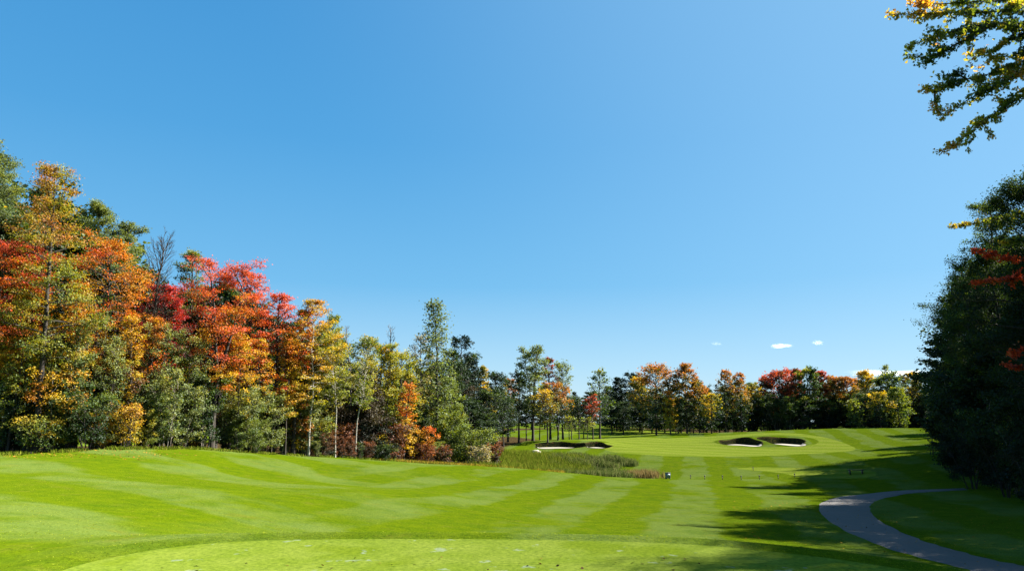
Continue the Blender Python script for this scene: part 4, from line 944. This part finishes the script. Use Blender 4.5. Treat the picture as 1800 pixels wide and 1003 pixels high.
# ------------------------------------------------------------------ course furniture
MET = plain('blue_grey_paint', (.09,.14,.19), .45, var=.12); DK = plain('black_plastic', (.012,.012,.014), .5); WH = plain('white_paint', (.75,.75,.72), .5, var=.05)
WOOD = plain('weathered_wood', (.06,.045,.035), .8, bump=.3, nscale=12); STK = plain('dark_stake_paint', (.02,.02,.02), .6)
def furniture():
    x, y = ground_at(1174, 841, 70, 100); z = hz1(x, y)
    t = thing('cooler_box', 'small blue grey box with dark lid standing on the grass near the reeds', 'box', (x, y, z), rz=.15)
    b = MB(); b.box((0, 0, .36), (.50, .44, .52), bev=.04); b.build('body', MET, t)
    b = MB(); b.box((0, 0, .655), (.56, .50, .07), bev=.03); b.tube([(-.12, -.2, .70), (-.12, -.2, .73), (.12, -.2, .73), (.12, -.2, .70)], [.012] * 4, 6); b.build('lid', DK, t)
    b = MB(); b.box((-.0, -.232, .46), (.34, .02, .22)); b.build('front_panel', plain('panel_pale', (.32,.38,.42), .5), t)
    for sx in (-1, 1):
        b = MB(); b.box((sx * .19, 0, .05), (.07, .40, .11)); b.build('foot', DK, t)
    SP = [(1214,841),(1239,842),(1270,842.5),(1303,843),(1335,842),(1368,841.5),(1397,838.5)]
    lab = ['short dark stake nearest to the blue grey box', 'short dark stake, second from the blue grey box', 'short dark stake, third from the blue grey box', 'short dark stake, fourth from the blue grey box, middle of the row',
           'short dark stake, third from the shaded end of the row', 'short dark stake, second from the shaded end of the row', 'short dark stake nearest to the tree shade, last of its row', 'lone short dark stake behind the row, on the pale forward tee']
    first_ = None
    for k, (px, py) in enumerate(SP + [(1324, 826.5)]):
        x, y = ground_at(px, py, 70, 120); z = hz1(x, y)
        if first_ is None:
            first_ = thing('stake', lab[0], 'stake', (x, y, z), 'short dark stakes on the mown grass')
            b = MB(); b.tube([(0, 0, -.1), (0, 0, .3)], [.035, .032], 8, True); b.build('post', STK, first_)
            b = MB(); b.tube([(0, 0, .30), (0, 0, .31), (0, 0, .40), (0, 0, .43)], [.05, .065, .065, .03], 8, True); b.build('cap', DK, first_)
        else:
            c = first_.copy(); COL.objects.link(c); c.location = (x, y, z); c['label'] = lab[k]
            for ch in first_.children:
                q2 = ch.copy(); COL.objects.link(q2); q2.parent = c
    # flag on the far green
    x, y = ground_at(1083, 754, 195, 216); z = hz1(x, y)
    t = thing('flagstick', 'thin flagstick with small white flag on the far green before the spruces', 'flag', (x, y, z))
    b = MB(); b.tube([(0, 0, -.1), (0, 0, 2.1)], [.02, .015], 8, True); b.build('pole', WH, t)
    uu, vv = np.meshgrid(np.linspace(0, 1, 9), np.linspace(0, 1, 5)); V = np.c_[(.015 + uu * .5).ravel(), (.05 * np.sin(uu * 5)).ravel(), (2.08 - vv * .36 - uu * .12).ravel()]
    V2 = V + [0, .006, 0]; i = np.arange(4)[:, None] * 9; j = np.arange(8)[None]; q = np.stack([i + j, i + j + 1, i + 9 + j + 1, i + 9 + j], -1).reshape(-1, 4)
    mesh_np('flag', np.vstack([V, V2]), [q, q[:, ::-1] + 45], WH, t, smoothf=True)
    # bench in the shade
    x, y = ground_at(1505, 833, 75, 110); z = hz1(x, y)
    t = thing('bench', 'low dark bench in the shade beside the pale forward tee', 'bench', (x, y, z), rz=-.1)
    for k in range(3):
        b = MB(); b.box((0, -.14 + k * .14, .45), (1.6, .12, .07), bev=.012); b.build('seat_board', WOOD, t)
    for sx in (-1, 1):
        b = MB(); b.box((sx * .62, 0, .21), (.09, .38, .43), bev=.012); b.build('leg', DK, t)
    # pale boulders at the reeds
    for (px, py, s, lb, sd) in [(941,797,1.5,'pale flat boulder at the left end of the reeds',1),(1636,752,.5,'small white stone on the hill crest by the right wood',2)]:
        x, y = ground_at(px, py, 90, 175); z = hz1(x, y); rg = np.random.default_rng(sd)
        uu, vv = np.meshgrid(np.linspace(0, 2 * pi, 18, endpoint=False), np.linspace(.02, pi - .02, 10)); D = np.c_[(np.cos(uu) * np.sin(vv)).ravel(), (np.sin(uu) * np.sin(vv)).ravel(), np.cos(vv).ravel()]
        rr = 1 + .18 * np.sin(D[:, 0] * 4 + sd) + .14 * np.sin(D[:, 1] * 5 + D[:, 2] * 3) + rg.normal(0, .03, len(D)); V = D * rr[:, None] * [s * .7, s * .5, s * .26] + [0, 0, s * .08]
        i = np.arange(9)[:, None] * 18; j = np.arange(18)[None]; j2 = (j + 1) % 18; q = np.stack([i + j, i + 18 + j, i + 18 + j2, i + j2], -1).reshape(-1, 4)
        r = mesh_np('boulder', V, [q], plain('limestone_%d' % sd, (.5,.47,.4), .9, bump=.6, nscale=4), smoothf=True); r.location = (x, y, z); tagit(r, lb, 'rock')
furniture()
# pond
pd = chaikin([(3,99),(8,100.5),(12,100),(14,101.5),(13,103.5),(9,104.5),(4,103)], 2)
zp = float(hz(np.array([p[0] for p in pd]), np.array([p[1] for p in pd])).max()) + .03
WM, nt, out = newmat('pond_water'); p = N(nt, 'ShaderNodeBsdfPrincipled'); p.inputs[0].default_value = (.012,.016,.01,1); p.inputs['Roughness'].default_value = .08
n_ = nt.nodes.new('ShaderNodeTexNoise'); n_.inputs['Scale'].default_value = 6; bp = N(nt, 'ShaderNodeBump'); bp.inputs['Strength'].default_value = .15; nt.links.new(n_.outputs[0], bp.inputs['Height']); nt.links.new(bp.outputs[0], p.inputs['Normal']); nt.links.new(p.outputs[0], out.inputs[0])
npd = len(pd); o = mesh_np('pond', np.r_[np.c_[pd, np.full(npd, zp)], [[9, 102, zp]]], [np.array([(npd, k, (k + 1) % npd) for k in range(npd)])], WM); tagit(o, 'dark strip of water among the reeds', kind='structure')
# ------------------------------------------------------------------ clouds
def cloud(px, py, wpx, hpx, label, dens, seed, d=6000):
    rg = np.random.default_rng(seed); c = at(px, py, d); wm = wpx / F * d; hm = hpx / F * d
    uu, vv = np.meshgrid(np.linspace(0, 2 * pi, 64, endpoint=False), np.linspace(.02, pi - .02, 32)); D = np.c_[(np.cos(uu) * np.sin(vv)).ravel(), (np.sin(uu) * np.sin(vv)).ravel(), np.cos(vv).ravel()]
    rr = np.ones(len(D)); 
    for k in range(14):
        a = rg.normal(0, 1, 3); fr = rg.uniform(2, 7); rr += .9 / fr * .5 * np.sin(D @ unit(a) * fr + rg.uniform(0, 6))
    V = D * rr[:, None] * [wm / 2, wm / 3, hm / 2]; V[:, 2] = np.where(V[:, 2] < 0, V[:, 2] * .55, V[:, 2])
    i = np.arange(31)[:, None] * 64; j = np.arange(64)[None]; j2 = (j + 1) % 64; q = np.stack([i + j, i + 64 + j, i + 64 + j2, i + j2], -1).reshape(-1, 4)
    m, nt, out = newmat('cloud_%d' % seed); v = nt.nodes.new('ShaderNodeVolumePrincipled'); v.inputs['Density'].default_value = dens; v.inputs['Color'].default_value = (1, 1, 1, 1); tc = nt.nodes.new('ShaderNodeTexCoord'); nz = noise(nt, 5.0 / wm, 4, tc.outputs['Object'], .6); vs = nt.nodes.new('ShaderNodeVectorMath'); vs.operation = 'MULTIPLY'; nt.links.new(tc.outputs['Object'], vs.inputs[0]); vs.inputs[1].default_value = (2 / wm, 3 / wm, 2 / hm); vl = nt.nodes.new('ShaderNodeVectorMath'); vl.operation = 'LENGTH'; nt.links.new(vs.outputs[0], vl.inputs[0]); fo = smoothstep(nt, vl.outputs['Value'], 1.15, .25); nt.links.new(math_(nt, 'MULTIPLY', math_(nt, 'MULTIPLY', smoothstep(nt, nz, .34, .62), dens * 3.0), fo), v.inputs['Density']); v.inputs['Anisotropy'].default_value = .2
    nt.links.new(v.outputs[0], out.inputs['Volume'])
    o = mesh_np('cloud', V, [q], m, smoothf=True); o.location = [float(a) for a in c]; tagit(o, label, 'cloud')
cloud(1374,608,40,12,'brightest small white cloud above the far row', .006, 1)
cloud(1437,603,20,13,'small white puff right of the brightest small cloud', .005, 2)
cloud(1259,604,24,9,'faint thin wisp of cloud left of the brightest small cloud', .0012, 3)
cloud(1560,655,150,16,'long low bank of white cloud above the right of the far row', .0016, 4)


# ------------------------------------------------------------------ sky, sun, camera
w = bpy.data.worlds.new('World'); scene.world = w; w.use_nodes = True; nt = w.node_tree
bg = nt.nodes['Background']; sky = nt.nodes.new('ShaderNodeTexSky'); sky.sky_type = 'NISHITA'; sky.sun_disc = False
sky.sun_elevation = radians(SUN_EL); sky.sun_rotation = radians(SUN_AZ); sky.altitude = 200; sky.air_density = 1.15; sky.dust_density = .35; sky.ozone_density = 2.6
tc = nt.nodes.new('ShaderNodeTexCoord'); sxyz = nt.nodes.new('ShaderNodeSeparateXYZ'); nt.links.new(tc.outputs['Generated'], sxyz.inputs[0])
EXPO = 2.15; SKS = .05; K_ = 1 / (SKS * 2 ** EXPO)
def kc(*c): return tuple(v * K_ for v in c)
lo_ = ramp(nt, sxyz.outputs[2], [(0, (.56,.79,.93)), (.07, (.38,.68,.92)), (.18, (.135,.48,.83)), (.36, (.060,.36,.74)), (.52, (.042,.305,.68)), (.7, (.025,.15,.42)), (1, (.015,.09,.3))])
dt = nt.nodes.new('ShaderNodeVectorMath'); dt.operation = 'DOT_PRODUCT'; nt.links.new(tc.outputs['Generated'], dt.inputs[0])
_a, _e = radians(SUN_AZ), radians(SUN_EL); dt.inputs[1].default_value = (sin(_a) * cos(_e), cos(_a) * cos(_e), sin(_e))
glow = smoothstep(nt, dt.outputs['Value'], .25, 1.05)
body = mix(nt, math_(nt, 'MULTIPLY', glow, .75), lo_, (.34,.67,.97))
sc_ = nt.nodes.new('ShaderNodeVectorMath'); sc_.operation = 'SCALE'; nt.links.new(body, sc_.inputs[0]); sc_.inputs['Scale'].default_value = K_
fin = mix(nt, .12, sc_.outputs[0], sky.outputs[0])
nt.links.new(fin, bg.inputs[0]); bg.inputs[1].default_value = SKS
sun = bpy.data.lights.new('sun', 'SUN'); sun.energy = 5.0; sun.angle = radians(.5); sun.color = (1, .93, .80)
so = bpy.data.objects.new('sun', sun); COL.objects.link(so)
az, e_ = radians(SUN_AZ), radians(SUN_EL)
from mathutils import Vector
sd_ = Vector((sin(az) * cos(e_), cos(az) * cos(e_), sin(e_)))
so.rotation_euler = sd_.to_track_quat('Z', 'Y').to_euler(); so.location = (30, 0, 60)
cam = bpy.data.cameras.new('camera'); co = bpy.data.objects.new('camera', cam); COL.objects.link(co)
cam.sensor_width = 36; cam.lens = F / 1800 * 36; co.location = (0, 0, EYE); co.rotation_euler = (pi / 2 + PITCH, 0, 0)
cam.clip_start = .1; cam.clip_end = 30000; scene.camera = co
scene.view_settings.view_transform = 'Standard'; scene.view_settings.look = 'None'; scene.view_settings.gamma = 1
scene.view_settings.exposure = EXPO
scene.cycles.max_bounces = 5; scene.cycles.diffuse_bounces = 1; scene.cycles.glossy_bounces = 2; scene.cycles.transmission_bounces = 4; scene.cycles.transparent_max_bounces = 6; scene.cycles.volume_bounces = 3
scene.cycles.use_denoising = True
for o in scene.objects:
    if '_p' in o: del o['_p']
